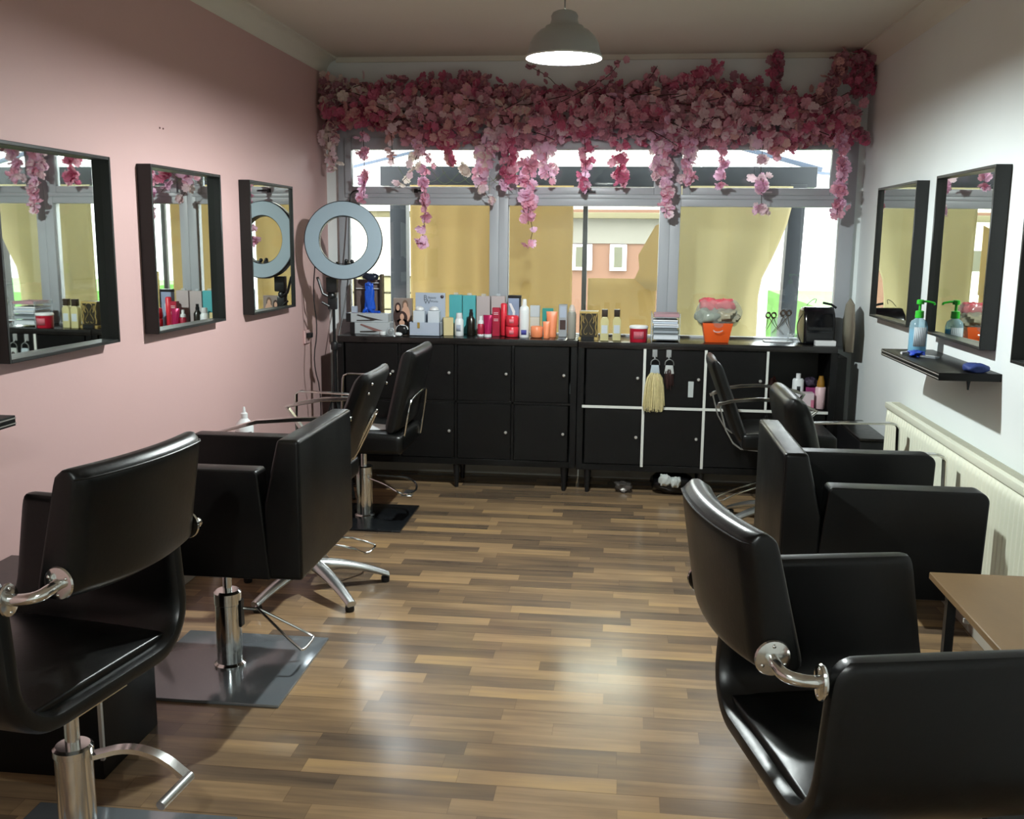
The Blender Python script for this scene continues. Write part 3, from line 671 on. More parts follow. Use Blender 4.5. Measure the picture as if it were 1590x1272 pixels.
m = M(); m.tube([(-1.170, 4.10, .575), (-1.105, 4.10, .70), (-1.072, 4.10, .77), (-1.055, 4.12, .80), (-1.055, 4.15, .80), (-1.075, 4.165, .765), (-1.11, 4.165, .69), (-1.175, 4.165, .565), (-1.20, 4.13, .535)], .0075, 8, closed=True, smooth=2); build(m, 'back_handle', chrome, t)
m = M(); m.tube([(-1.31, 4.06, .21), (-1.18, 4.15, .17), (-1.15, 4.235, .115), (-1.13, 4.27, .11), (-1.125, 4.36, .11), (-1.14, 4.38, .115), (-1.26, 4.31, .17), (-1.31, 4.10, .21)], .0055, 8, smooth=1); build(m, 'footrest', chrome, t)
m = M()
for yy in (3.87, 4.18):
    for zz in (.955, .915): m.ball(-1.004+(zz-.955)*.4, yy, zz, .006, 8, 6)
build(m, 'rivet', chrome, t)

# padded chair by the cabinet, left
t = thing('styling_chair', 'padded black chair on dark square base in front of cabinet, left side', 'chair', (-1.40, 5.20, 0))
build(curved_slab(M(), -1.150, -1.045, 4.97, 5.50, .52, .968, -.085, bowx=.01, roundtop=6), 'backrest', leather_dull, t, subsurf=1, ang=60)
m = M(); m.slab(8, 8, lambda u, v, k: (-1.56+.43*u, 4.95+.50*v, .415+.105*k+.01*sin(pi*u)*k)); build(m, 'seat', leather, t, bev=.03, ang=60)
m = M(); m.tube([(-1.36, 4.93, .738), (-1.568, 4.93, .745), (-1.66, 4.93, .75), (-1.685, 4.93, .735), (-1.69, 4.93, .60), (-1.68, 4.935, .45), (-1.55, 4.94, .43)], flat=(.034, .008), up=(0, 1, 0)); build(m, 'armrest', chrome, t, bev=.0015, seg=1)
m = M(); m.tube([(-1.36, 5.49, .766), (-1.57, 5.50, .766), (-1.593, 5.50, .755), (-1.600, 5.50, .735), (-1.612, 5.50, .50), (-1.55, 5.49, .44)], .006, 8); build(m, 'arm_rod', chrome, t)
m = M(); m.tube([(-1.165, 5.03, .435), (-1.14, 5.03, .48), (-1.108, 5.03, .66), (-1.10, 5.06, .70), (-1.088, 5.36, .72), (-1.09, 5.41, .70), (-1.128, 5.41, .45)], .006, 8, smooth=1); build(m, 'back_rail', chrome, t)
tag(build(M().prism([(-1.36, 5.03), (-1.22, 5.05), (-1.24, 5.17), (-1.37, 5.22)], 'z', .532, .535), 'seat_light_patch', white_pl, loc=(-1.29, 5.1, .532)), 'pale sheet standing in for the spot of light on seat of the chair by the cabinet', 'paper')  # thin pale sheet imitating a spot of light on the seat
build(M().box(-1.19, -1.179, 5.13, 5.27, .60, .66), 'back_slot', black_pl, t, bev=.003)
pump_base(t, -1.40, 5.20, .044, .30, .42, (-1.69, -1.143, 4.94, 5.455), steel_dark)
m = M(); m.tube([(-1.37, 5.17, .235), (-1.25, 5.08, .225), (-1.17, 5.03, .195), (-1.12, 5.07, .175), (-1.095, 5.16, .18), (-1.12, 5.25, .20), (-1.18, 5.27, .225), (-1.34, 5.23, .24)], .006, 8, smooth=2); fr = build(m, 'footrest', chrome, t)
m = M(); m.box(-1.165, -1.105, 5.06, 5.19, .168, .173); build(m, 'tread', chrome_dull, fr, bev=.002, seg=1)

# slim chair, far right
t = thing('styling_chair', 'slim black chair with curved chrome arms in front of cabinet, right side', 'chair', (.86, 5.34, 0))
build(curved_slab(M(), .605, .437, 5.12, 5.55, .50, .935, .06, bowx=.015), 'backrest', leather_dull, t, subsurf=1, ang=60)
m = M(); m.slab(10, 10, lambda u, v, k: (.63+.48*u, 5.10+.46*v, .47+.085*k+.012*sin(pi*u)*k)); build(m, 'seat', leather, t, bev=.022, ang=60)
for yy, pts in ((5.12, [(.500, .690), (.507, .712), (.565, .727), (.711, .741), (.85, .730), (.943, .708), (1.0, .688), (.955, .645), (.86, .50)]), (5.56, [(.495, .69), (.582, .733), (.663, .746), (.761, .752), (.88, .742), (.966, .722), (1.01, .706), (.98, .66), (.88, .50)])):
    m = M(); m.tube([(x, yy, z) for x, z in pts], flat=(.03, .017), up=(0, 1, 0)); build(m, 'armrest', chrome, t, bev=.002, seg=1)
    m = M(); m.tube([(.512, yy, .705), (.515, yy, .68), (.545, yy, .575), (.585, yy, .507), (.626, yy, .478), (.75, yy, .468)], flat=(.022, .007), up=(0, 1, 0)); build(m, 'side_strap', chrome_dull, t, bev=.001, seg=1)
star_base(t, .86, 5.34, 60, chrome_dull, .47)
m = M(); m.tube([(.83, 5.30, .27), (.70, 5.15, .26), (.62, 5.10, .245), (.52, 5.06, .20), (.50, 5.16, .20), (.62, 5.20, .245), (.70, 5.24, .262), (.83, 5.36, .27)], .006, 8, smooth=1); build(m, 'footrest', chrome, t)

# padded chair with flat chrome arms, right
t = thing('styling_chair', 'padded black chair with flat chrome arms reaching to the radiator, right side', 'chair', (1.0, 4.30, 0))
m = M()
def pk(u, v, k):
    q = 2*u-1; z = .50+.415*v; x = .79-.13*v-.04*(1-v)*(1-v)
    th = .125*(.8+.2*sin(pi*v)); ed = (1-abs(2*v-1)**9)**.5*.7+.3; eu = (1-abs(q)**20)**.5*.4+.6
    return (x+.045+(k-.5)*th*ed*eu+.01*q*q, 4.36+.265*q, z-.012*q*q*v)
m.slab(16, 16, pk); build(m, 'backrest', leather, t, subsurf=1, ang=60)
m = M(); m.slab(8, 8, lambda u, v, k: (.84+.42*u, 4.08+.50*v, .43+.11*k+.012*sin(pi*u)*k)); build(m, 'seat', leather, t, bev=.03, ang=60)
for yy in (3.98, 4.66):
    m = M(); m.tube([(.83, yy, .705), (1.0, yy, .712), (1.24, yy, .717), (1.268, yy, .712), (1.28, yy, .695), (1.285, yy, .55), (1.27, yy, .40), (1.15, yy, .385)], flat=(.045, .008), up=(0, 1, 0)); build(m, 'armrest', chrome, t, bev=.0015, seg=1)
    build(M().box(1.0, 1.2, min(yy, 4.32), max(yy, 4.32), .378, .39), 'arm_crossbar', black_mt, t)
star_base(t, 1.0, 4.30, 152, chrome_dull, .43)
# ------------------------------------------------------------------ small tables, trolley, floor things
t = thing('side_table', 'dark oak topped side table with black metal frame at right edge', 'table', (1.11, 2.42, 0))
build(M().box(.885, 1.325, 2.02, 2.80, .60, .62), 'tabletop', table_w, t, bev=.002, seg=1)
m = M()
for x, y in ((.93, 2.08), (1.28, 2.08), (.93, 2.74), (1.28, 2.74)): m.box(x-.012, x+.012, y-.012, y+.012, 0, .60)
m.box(.93, 1.28, 2.73, 2.75, .575, .598); m.box(.93, 1.28, 2.07, 2.09, .575, .598); m.box(.92, .94, 2.08, 2.74, .575, .598); m.box(1.27, 1.29, 2.08, 2.74, .575, .598)
m.tube([(.93, 2.74, .10), (1.28, 2.74, .56)], .008, 8); m.box(.93, 1.28, 2.08, 2.74, .12, .14)
build(m, 'frame', black_mt, t)
tag(build(M().box(.965, 1.10, 2.72, 2.735, .50, .512), 'plastic_strip', white_pl, loc=(1.0, 2.72, .50), bev=.001, seg=1), 'small white strip under the dark oak table top', 'strip')
bpy.data.objects['plastic_strip'].parent = None
t = thing('storage_trolley', 'low black cabinet with silver edge strip under the nearest left chair', 'cabinet', (-1.68, 2.60, 0))
m = M(); m.box(-1.90, -1.44, 2.46, 2.79, .0, .52); build(m, 'body', black_wood, t, bev=.004, seg=2)
build(M().box(-1.902, -1.436, 2.452, 2.80, .52, .54), 'top', black_top, t, bev=.002, seg=1)
build(M().box(-1.447, -1.437, 2.458, 2.47, .06, .34), 'edge_strip', chrome_dull, t)

tag(build(M().tube([(-1.46, 2.80, .34), (-1.43, 2.83, .345), (-1.405, 2.84, .31), (-1.41, 2.83, .26), (-1.45, 2.80, .25)], .004, 8, smooth=2), 'power_cable', black_pl, loc=(-1.44, 2.80, .25)), 'black loop of cable behind the low black cabinet', 'cable')
t = thing('storage_box', 'low black box on floor against pink wall behind the boxy chair', 'box', (-1.80, 4.62, 0))
build(M().box(-1.91, -1.71, 4.42, 4.82, 0.0, .495), 'body', black_pl, t, bev=.01)
build(M().box(-1.915, -1.705, 4.415, 4.825, .495, .51), 'lid', black_top, t, bev=.004)
t = thing('storage_box', 'low black box on floor between cabinet and radiator', 'box', (1.33, 5.6, 0))
build(M().box(1.27, 1.41, 5.32, 5.88, 0.0, .50), 'body', black_pl, t, bev=.01)
build(M().box(1.265, 1.412, 5.31, 5.885, .50, .515), 'lid', black_top, t, bev=.004)
tag(build(M().box(1.265, 1.34, 6.06, 6.30, .02, .86), 'dark_board', mat('dark_board', '#141311', .6, noise=.15), loc=(1.30, 6.1, .02), bev=.004), 'dark board standing in the gap between cabinet and white wall', 'board')
m = M(); m.prism([(5.98, .90), (6.20, .88), (6.26, .96), (6.27, 1.08), (6.22, 1.17), (6.12, 1.21), (6.02, 1.18), (5.97, 1.05)], 'x', 1.345, 1.355)
tag(build(m, 'round_tray', mat('brown_grey_board', '#6d6557', .5, noise=.1), loc=(1.35, 6.1, .90), bev=.002), 'brown grey rounded board leaning against wall behind the black box', 'board')

def bottle(name, label, loc, prof, bodym, cap=None, capm=None, lab=None, labm=None, group=None, seg=24, sx=1, sy=1, cat='bottle', extra=None):
    """one lathe body at loc; cap profile and label band are its parts"""
    o = build(M().lathe(prof, 0, 0, 0, seg, sx=sx, sy=sy), name, bodym, ang=50); o.location = loc; tag(o, label, cat, group)
    if cap: build(M().lathe(cap, 0, 0, 0, seg, sx=sx, sy=sy), 'cap', capm, o, world=False)
    if lab:
        r, z0, z1, half = lab; m = M(); n = 8
        for i in range(n):
            a0 = -pi/2-half+2*half*i/n; a1 = -pi/2-half+2*half*(i+1)/n; rr = r+.0006
            v = [m.bm.verts.new((rr*cos(a)*sx, rr*sin(a)*sy, z)) for a, z in ((a0, z0), (a1, z0), (a1, z1), (a0, z1))]; m.bm.faces.new(v)
        build(m, 'label', labm, o, world=False, thick=.0004)
    return o
def cyl(r, h, b=.004): return [(0, 0), (r-b, 0), (r, b), (r, h-b), (r-b, h), (0, h)]
def carton(name, label, x, y, z, w, d, h, m_, group=None, rz=0, cat='box', top=None):
    o = build(M().box(-w/2, w/2, -d/2, d/2, 0, h), name, m_, bev=.0015, seg=1); o.location = (x, y, z); o.rotation_euler = (0, 0, rz)
    return tag(o, label, cat, group)
def front_patch(name, parent, x0, x1, z0, z1, y, m_):
    return build(M().box(x0, x1, y-.0012, y, z0, z1), name, m_, parent, world=False)

ZL_, ZR_ = .942, .937
grey_txt = mat('grey_print', '#5b6068', .6, noise=.02)
white_print = mat('white_print', '#e8e4e4', .6, noise=.02)
teal = mat('teal_card', '#4fa7ad', .5, noise=.05); teal_d = mat('dark_teal_card', '#2f8f86', .5, noise=.05)
greypk = mat('pinkish_grey_card', '#b3a8a8', .5, noise=.03)
card_w = mat('pale_blue_grey_card', '#aab4c4', .5, noise=.03)
red_m = mat('coral_red_plastic', '#d5303f', .35, noise=.05); red_d = mat('dark_red_plastic', '#a01f38', .35, noise=.05)
mag = mat('magenta_foil', '#a81850', .22, .3, noise=.05); orange_m = mat('peach_orange_plastic', '#e88a5e', .4, noise=.04)
cream = mat('cream_card', '#c9b98a', .6, noise=.06)
# photo card
t = thing('photo_card', 'brown photo carton showing three women standing on the cabinet', 'box', (-1.395, 6.18, ZL_))
build(M().box(-1.455, -1.335, 6.17, 6.20, ZL_, ZL_+.222), 'carton', mat('taupe_card', '#8f8078', .5, noise=.04), t, bev=.001, seg=1)
m = M(); m.mi = 0
def disc(m, x, z, rx, rz, y, n=18):
    v = [m.bm.verts.new((x+rx*cos(2*pi*i/n), y, z+rz*sin(2*pi*i/n))) for i in range(n)]; f = m.bm.faces.new(v); f.material_index = m.mi
y = 6.1690
hair_m = mat('printed_dark_hair', '#3a2622', .6, noise=.1); skin_m = mat('printed_skin', '#cfa48c', .6, noise=.05); grey_h = mat('printed_fair_hair', '#705a4a', .6, noise=.05)
m = M()
for (x, z, rx, rz, mi, dy) in ((-1.425, 1.075, .020, .034, 0, 0), (-1.43, 1.02, .026, .05, 0, 0), (-1.378, 1.09, .020, .036, 2, 0), (-1.375, 1.03, .028, .06, 1, .0001), (-1.425, 1.076, .011, .019, 1, .0003), (-1.378, 1.088, .012, .022, 1, .0003), (-1.40, 1.01, .036, .045, 0, .0005), (-1.40, .975, .045, .03, 0, .0005), (-1.399, 1.018, .013, .021, 1, .0008), (-1.40, .98, .018, .018, 1, .0008)):
    m.mi = mi; disc(m, x, z+.028, rx, rz, y-dy)
build(m, 'printed_portrait', [hair_m, skin_m, grey_h], t, smooth=False, thick=.0001)
# counter display with header card
t = thing('counter_display', 'pale grey counter display with logo header and two white dispensers', 'display stand', (-1.22, 6.06, ZL_))
build(M().box(-1.302, -1.112, 6.125, 6.132, ZL_, ZL_+.262), 'header_card', card_w, t, bev=.001, seg=1)
m = M(); m.box(-1.318, -1.122, 6.0, 6.006, ZL_, ZL_+.085); m.box(-1.318, -1.312, 6.0, 6.12, ZL_, ZL_+.085); m.box(-1.128, -1.122, 6.0, 6.12, ZL_, ZL_+.085); m.box(-1.318, -1.122, 6.0, 6.12, ZL_, ZL_+.006)
build(m, 'tray', card_w, t, bev=.001, seg=1)
for xc in (-1.262, -1.170):
    b_ = build(M().box(xc-.036, xc+.036, 6.03, 6.10, ZL_+.007, ZL_+.155), 'dispenser', mat('frosted_white', '#c6ced6', .3, noise=.03), t, bev=.004)
    build(M().lathe([(.022, 0), (.03, .004), (.026, .018), (.012, .026), (0, .027)], xc, 6.06, ZL_+.155, 16), 'lid', white_pl, b_)
build(M().box(-1.264, -1.249, 5.996, 5.9995, ZL_+.05, ZL_+.085), 'gold_sticker', mat('gold_sticker', '#b79a52', .4, .4, noise=.1), t)
m = M(); disc(m, -1.132, ZL_+.238, .011, .011, 6.1245); build(m, 'round_badge', mat('dark_badge', '#3a3038', .5, noise=.05), t, thick=.0004)
text('B', 'logo_letter', t, (-1.238, 6.1235, ZL_+.218), (pi/2, 0, 0), .042, grey_txt)
text('W', 'logo_letter', t, (-1.226, 6.1235, ZL_+.192), (pi/2, 0, 0), .042, grey_txt)
text('Beauty', 'logo_text', t, (-1.222, 6.1235, ZL_+.226), (pi/2, 0, 0), .019, grey_txt, 'LEFT')
text('Works', 'logo_text', t, (-1.206, 6.1235, ZL_+.203), (pi/2, 0, 0), .017, grey_txt, 'LEFT')
carton('cosmetic_box', 'small cream carton beside the pale grey counter display', -1.088, 6.09, ZL_, .062, .05, .112, cream, rz=.3)
for i, (x, mm, lb, w, h) in enumerate(((-1.063, teal, 'left of two tall teal cartons at the window', .082, .245), (-.976, teal, 'right of two tall teal cartons, behind the black spray bottle', .082, .243), (-.885, greypk, 'left of two tall pinkish grey cartons', .086, .240), (-.790, greypk, 'right of two tall pinkish grey cartons, behind red bottles', .088, .242))):
    o = carton('cosmetic_box', lb, x, 6.245, ZL_, w, .05, h, mm, 'tall cartons standing against the window')
    build(M().box(-.014, .014, -.01, .01, h, h+.014), 'hanging_tab', clear_pl, o, world=False)
white_m = mat('glossy_white_bottle', '#dfe3e4', .3, noise=.02); dark_m = mat('dark_brown_bottle', '#1d1a14', .25, noise=.1)
bottle('cosmetic_bottle', 'small white bottle with white cap in front of teal carton', (-1.016, 6.08, ZL_), [(0, 0), (.026, 0), (.028, .004), (.028, .095), (.020, .108), (0, .108)], white_m, [(0, .106), (.019, .106), (.021, .112), (.018, .142), (0, .144)], white_pl, (.028, .03, .07, .5), card_w)
bottle('cosmetic_bottle', 'dark brown bottle with black pump between teal and grey cartons', (-.947, 6.12, ZL_), [(0, 0), (.024, 0), (.026, .004), (.026, .10), (.014, .118), (.012, .124), (0, .124)], dark_m, [(0, .122), (.013, .122), (.013, .142), (.010, .144), (.010, .163), (0, .163)], black_pl)
bottle('cosmetic_bottle', 'small red jar bottle with tall white cap and white base', (-.877, 6.06, ZL_), [(0, .014), (.020, .014), (.021, .018), (.021, .07), (.014, .082), (0, .084)], red_d, [(0, .08), (.018, .08), (.017, .096), (.010, .102), (.009, .127), (0, .128)], white_m, (.0205, .0, .016, pi), white_m)
def tube_(name, label, loc, w, h, m_, capm, caph=.018, group=None, crimp=.016):
    m = M()
    def fn(u, v):
        a = 2*pi*u; r = w*.40; k = v; rx = r*(1-k)+w/2*k; ry = r*(1-k)**.7+.0015
        return (rx*cos(a), ry*sin(a), caph+(h-caph)*v)
    m.grid(20, 10, fn); m.box(-w/2, w/2, -.001, .001, h-crimp*.3, h); o = build(m, name, m_, ang=60); bm_ = None
    o.location = loc; tag(o, label, 'tube', group)
    build(M().lathe([(0, 0), (w*.40, 0), (w*.41, .002), (w*.41, caph), (0, caph)], 0, 0, 0, 20), 'cap', capm, o, world=False)
    return o
tube_('cosmetic_tube', 'shiny magenta tube standing on its white cap', (-.831, 6.05, ZL_), .058, .135, mag, white_m)
o = carton('cosmetic_box', 'narrow dark red carton between magenta tube and tall red bottle', -.787, 6.12, ZL_, .047, .04, .177, red_d)
for z in (.145, .135, .105, .095): front_patch('print_line', o, -.014, .014, z, z+.003, -.0201, white_print)
bottle('cosmetic_bottle', 'tall narrow coral red bottle', (-.741, 6.13, ZL_), cyl(.020, .204, .006), red_m, group=None)
bottle('cosmetic_jar', 'upper of two stacked coral red jars', (-.682, 6.07, ZL_+.068), cyl(.040, .066, .005), red_m, cat='jar', lab=(.040, .02, .045, .35), labm=mat('pink_print', '#e2808a', .5, noise=.05), group='stacked coral red jars')
bottle('cosmetic_jar', 'lower of two stacked coral red jars', (-.682, 6.07, ZL_), cyl(.040, .066, .005), red_m, cat='jar', lab=(.040, .02, .045, .35), labm=MATS['pink_print'], group='stacked coral red jars')
t = carton('cosmetic_box', 'tall blue grey carton with black top behind the stacked red jars', -.683, 6.22, ZL_, .080, .05, .232, mat('blue_grey_print', '#8e9cb6', .4, noise=.25))
build(M().box(-.041, .041, -.026, .026, .232, .250), 'black_lid', black_pl, t, world=False, bev=.003)
build(M().box(.030, .0405, -.0275, -.0255, .05, .232), 'black_side', black_pl, t, world=False)
m = M(); m.prism([(-.03, .02), (0, .08), (.005, .15), (-.02, .2), (-.035, .2), (-.01, .14), (-.015, .09), (-.036, .05)], 'y', -.0268, -.0256); build(m, 'white_figure', white_print, t, world=False)
o = bottle('shampoo_bottle', 'tall white shampoo bottle with square violet label', (-.606, 6.06, ZL_), [(0, 0), (.029, 0), (.031, .004), (.031, .165), (.027, .185), (.014, .197), (0, .198)], white_m, [(0, .195), (.015, .195), (.013, .232), (.010, .236), (0, .236)], white_pl, (.031, .018, .048, .55), mat('violet_label', '#4a4c9a', .5, noise=.05), sy=.8)
carton('cosmetic_box', 'lower white carton behind the orange jar', -.552, 6.20, ZL_, .060, .05, .118, mat('warm_white_card', '#c9c4b8', .5, noise=.03), group=None)
carton('cosmetic_box', 'upper white carton stacked behind the orange jar', -.552, 6.20, ZL_+.119, .060, .05, .070, mat('cool_white_card', '#bcc3c8', .5, noise=.03))
bottle('cosmetic_jar', 'wide peach orange jar in front of white cartons', (-.528, 6.06, ZL_), cyl(.038, .072, .006), orange_m, cat='jar')
carton('cosmetic_box', 'dark teal carton behind the peach orange tubes', -.474, 6.24, ZL_, .068, .04, .170, teal_d)
tube_('cosmetic_tube', 'large peach orange tube standing on its cap', (-.440, 6.13, ZL_), .070, .158, orange_m, orange_m)
tube_('cosmetic_tube', 'small peach orange tube in front of the large one', (-.467, 6.05, ZL_), .046, .102, orange_m, orange_m)
t = carton('cosmetic_box', 'slim silver carton with dark oval picture', -.373, 6.16, ZL_, .052, .04, .202, mat('silver_card', '#a7abb0', .3, .3, noise=.08))
m = M(); m.lathe([(0, 0), (.022, 0)], 0, 0, 0, 20)
build(M().box(-.018, .018, -.0215, -.0202, .045, .105), 'dark_picture', hair_m, t, world=False, bev=.0)
build(M().box(-.019, .019, -.0215, -.0202, .12, .19), 'pale_picture', card_w, t, world=False)
bottle('cosmetic_bottle', 'tall grey bottle with clear spout beside gold carton', (-.312, 6.04, ZL_), [(0, 0), (.024, 0), (.026, .004), (.027, .15), (.022, .165), (0, .166)], mat('grey_bottle', '#8f8d84', .4, noise=.05), [(0, .164), (.018, .164), (.022, .175), (.012, .205), (0, .209)], clear_pl)
# patterned tin
t = thing('patterned_box', 'gold and black patterned square box on the cabinet', 'box', (-.208, 6.07, ZR_))
build(M().box(-.264, -.152, 6.02, 6.12, ZR_+.02, ZR_+.175), 'box', mat('black_gold_ground', '#29241a', .35, noise=.2), t, bev=.002, seg=1)
gold = mat('gold_foil', '#c9b071', .3, .6, noise=.1)
m = M()
for s in (-1, 1):
    pts = [(-.208+s*a, 6.0185, ZR_+b) for a, b in ((.004, .165), (.02, .158), (.024, .140), (.010, .118), (.005, .100), (.018, .078), (.030, .058), (.026, .038), (.012, .034), (.008, .046))]
    m.tube(pts, flat=(.006, .002), smooth=1, up=(0, 1, 0) if 0 else (0, 0, 1), r=.003)
    m.tube([(-.208+s*a, 6.0185, ZR_+b) for a, b in ((.050, .160), (.040, .130), (.047, .105), (.040, .08), (.049, .05), (.044, .03))], .0035, 6, smooth=1)
    m.tube([(-.208+s*a, 6.0185, ZR_+b) for a, b in ((.036, .150), (.030, .130), (.034, .118), (.026, .104))], .003, 6, smooth=1)
m.box(-.264, -.152, 6.016, 6.02, ZR_+.163, ZR_+.176); m.box(-.154, -.1515, 6.02, 6.12, ZR_+.02, ZR_+.176)
build(m, 'gold_scrollwork', gold, t)
build(M().box(-.268, -.148, 6.005, 6.122, ZR_, ZR_+.02), 'base', gold, t, bev=.002, seg=1)
build(M().box(-.252, -.172, 5.99, 6.004, ZR_, ZR_+.026), 'name_plate', black_pl, t, bev=.001, seg=1)
cap_br = mat('dark_brown_cap', '#2c211a', .3, noise=.15); lab_g = mat('pale_grey_label', '#b9c2c8', .5, noise=.04)
oil0 = None
for (x, y, lb) in ((-.111, 6.02, 'left of two clear square bottles of pale oil with brown cap'), (-.037, 6.04, 'right of two clear square bottles of pale oil with brown cap'), (-.10, 6.15, 'hidden pale oil bottle behind the left oil bottle')):
    if oil0 is None:
        oil0 = build(M().prism([(-.024, 0), (.024, 0), (.025, .003), (.025, .125), (.018, .138), (.012, .145), (-.012, .145), (-.018, .138), (-.025, .125), (-.025, .003)], 'y', -.020, .020), 'oil_bottle', clear_oil, bev=.003); oil0.location = (x, y, ZR_)
        build(M().box(-.018, .018, -.018, .018, .145, .190), 'cap', cap_br, oil0, world=False, bev=.003)
        build(M().box(-.018, .018, -.0212, -.0204, .045, .095), 'label', lab_g, oil0, world=False)
        o = oil0
    elif 'hidden' in lb: continue
    else:
        o = oil0.copy(); COL.objects.link(o); o.location = (x, y, ZR_)
        for ch in list(oil0.children):
            q = ch.copy(); COL.objects.link(q); q.parent = o
    tag(o, lb, 'bottle', 'pale oil bottles on the cabinet')
o = bottle('product_tub', 'dark red tub with white lid at front of cabinet', (.095, 5.99, ZR_), [(0, 0), (.050, 0), (.052, .004), (.054, .082), (0, .082)], mat('deep_red_tub', '#a3142c', .35, noise=.05), [(0, .082), (.056, .082), (.057, .086), (.056, .094), (.052, .098), (0, .098)], white_pl, (.053, .02, .065, .6), mat('pink_grey_label', '#b4606c', .5, noise=.1), cat='tub')
o.children[0].name = 'lid'
# letter tray
t = thing('letter_tray', 'clear stacking trays full of papers on the cabinet', 'tray', (.257, 6.08, ZR_))
m = M()
for k, z in enumerate((0.012, .045, .145)):
    m.box(.172, .342, 6.0, 6.2, ZR_+z, ZR_+z+.003); m.box(.172, .175, 6.0, 6.2, ZR_+z, ZR_+z+.022); m.box(.339, .342, 6.0, 6.2, ZR_+z, ZR_+z+.022)
for x in (.174, .34):
    for yy in (6.005, 6.19): m.tube([(x, yy, ZR_), (x, yy, ZR_+.172)], .003, 6)
build(m, 'tray_frame', clear_pl, t)
pcs = [('#c9ced4', .016, .03), ('#8d959c', .052, .018), ('#5c6468', .07, .014), ('#b8c0ca', .086, .012), ('#e3e6ea', .10, .008), ('#b9c4d2', .11, .012), ('#eceef0', .124, .008), ('#a8848c', .15, .02)]
for i, (h_, z, th) in enumerate(pcs):
    m = M(); dx = random.uniform(-.005, .005); m.box(.182+dx, .33+dx, 6.005+random.uniform(0, .01), 6.185, ZR_+z, ZR_+z+th*.9); tag(build(m, 'paper_stack', mat('papers_%d' % i, h_, .6, noise=.06), loc=(.257, 6.09, ZR_+z)), ['white papers at bottom of the clear tray', 'grey booklet low in the clear tray', 'dark grey booklet low in the clear tray', 'pale booklet in middle of the clear tray', 'white sheets in middle of the clear tray', 'pale blue leaflets in the clear tray', 'bright white sheets near top of the clear tray', 'pinkish folder at top of the clear tray'][i], 'papers', 'papers in the clear tray')
# orange basket and bags
t = thing('orange_basket', 'orange plastic basket full of wrapped towels on cabinet', 'basket', (.565, 6.08, ZR_))
m = M()
def bk_(u, v, k):
    pass
w0, w1, d0, d1, h = .068, .090, .05, .066, .118
P = lambda s, z, w, d: [(.565-w, 6.08-d, ZR_+z), (.565+w, 6.08-d, ZR_+z), (.565+w, 6.08+d, ZR_+z), (.565-w, 6.08+d, ZR_+z)]
R_ = [P(0, 0, w0, d0), P(0, h, w1, d1), P(0, h, w1-.004, d1-.004), P(0, .004, w0-.004, d0-.004)]
V = [[m.bm.verts.new(p) for p in r] for r in R_]
for A, B in zip(V, V[1:]):
    for i in range(4): m.bm.faces.new((A[i], A[(i+1) % 4], B[(i+1) % 4], B[i]))
m.bm.faces.new(V[0]); m.bm.faces.new(V[3])
build(m, 'basket', mat('orange_plastic', '#d9561e', .4, noise=.06), t, bev=.003, seg=2)
build(M().tube([(.54, 6.005, ZR_+.078), (.545, 5.998, ZR_+.068), (.575, 5.996, ZR_+.066), (.595, 6.0, ZR_+.076)], .004, 8, smooth=1), 'handle', clear_pl, t)
def lump(cx, cy, cz, rx, ry, rz, seed, name, m_, label, cat, group=None, n=26, amp=.25):
    rnd = random.Random(seed); ph = [(rnd.uniform(2, 6), rnd.uniform(2, 6), rnd.uniform(0, 6.3), rnd.uniform(0, 6.3)) for _ in range(6)]
    m = M(); rings = []
    for i in range(n//2+1):
        th = pi*i/(n//2); row = []
        for j in range(n):
            a = 2*pi*j/n; k = 1+amp*sum(sin(p[0]*a+p[2])*sin(p[1]*th+p[3]) for p in ph)/3
            sg = lambda q: math.copysign(abs(q)**.75, q)
            row.append(m.bm.verts.new((rx*k*sg(sin(th))*sg(cos(a)), ry*k*sg(sin(th))*sg(sin(a)), rz*k*sg(-cos(th)))))
        rings.append(row)
    for A, B in zip(rings, rings[1:]):
        for j in range(n): m.bm.faces.new((A[j], A[(j+1) % n], B[(j+1) % n], B[j]))
    bmesh.ops.remove_doubles(m.bm, verts=m.bm.verts, dist=.0004)
    o = build(m, name, m_, ang=50); o.location = (cx, cy, cz); return tag(o, label, cat, group)
towel_g = mat('grey_green_towel_bag', '#8f978c', .25, noise=.3, nscale=25, bump=.5, bscale=60)
towel_p = mat('pink_wrapped_cloth', '#d9606c', .3, noise=.18, nscale=25, bump=.4, bscale=60)
lump(.525, 6.07, ZR_+.155, .088, .065, .045, 3, 'wrapped_towel', towel_g, 'grey green towel in clear plastic at left of the orange basket', 'towel')
lump(.615, 6.06, ZR_+.160, .072, .062, .042, 5, 'wrapped_towel', mat('beige_wrapped_towel', '#a09a84', .25, noise=.3, nscale=25, bump=.5, bscale=60), 'beige towel in clear plastic at right of the orange basket', 'towel')
lump(.510, 6.09, ZR_+.222, .055, .04, .040, 8, 'wrapped_cloth', towel_p, 'left pink wrapped cloth on top of the orange basket', 'cloth')
lump(.600, 6.09, ZR_+.222, .068, .04, .036, 9, 'wrapped_cloth', towel_p, 'right pink wrapped cloth on top of the orange basket', 'cloth')
m = M(); rnd = random.Random(4)
def bagf(u, v):
    a = 2*pi*u; k = 1+.07*sin(7*a+3*v)+.05*sin(13*a-5*v); r = (.100+.030*sin(pi*v))*k
    return (.57+r*1.02*cos(a), 6.08+r*.62*sin(a), ZR_+.095+.155*v+.006*sin(9*a))
m.grid(60, 8, bagf); tag(build(m, 'plastic_bag', bag_pl, loc=(.57, 6.08, ZR_+.095), ang=30), 'crinkled clear plastic bag around towels in the orange basket', 'bag')
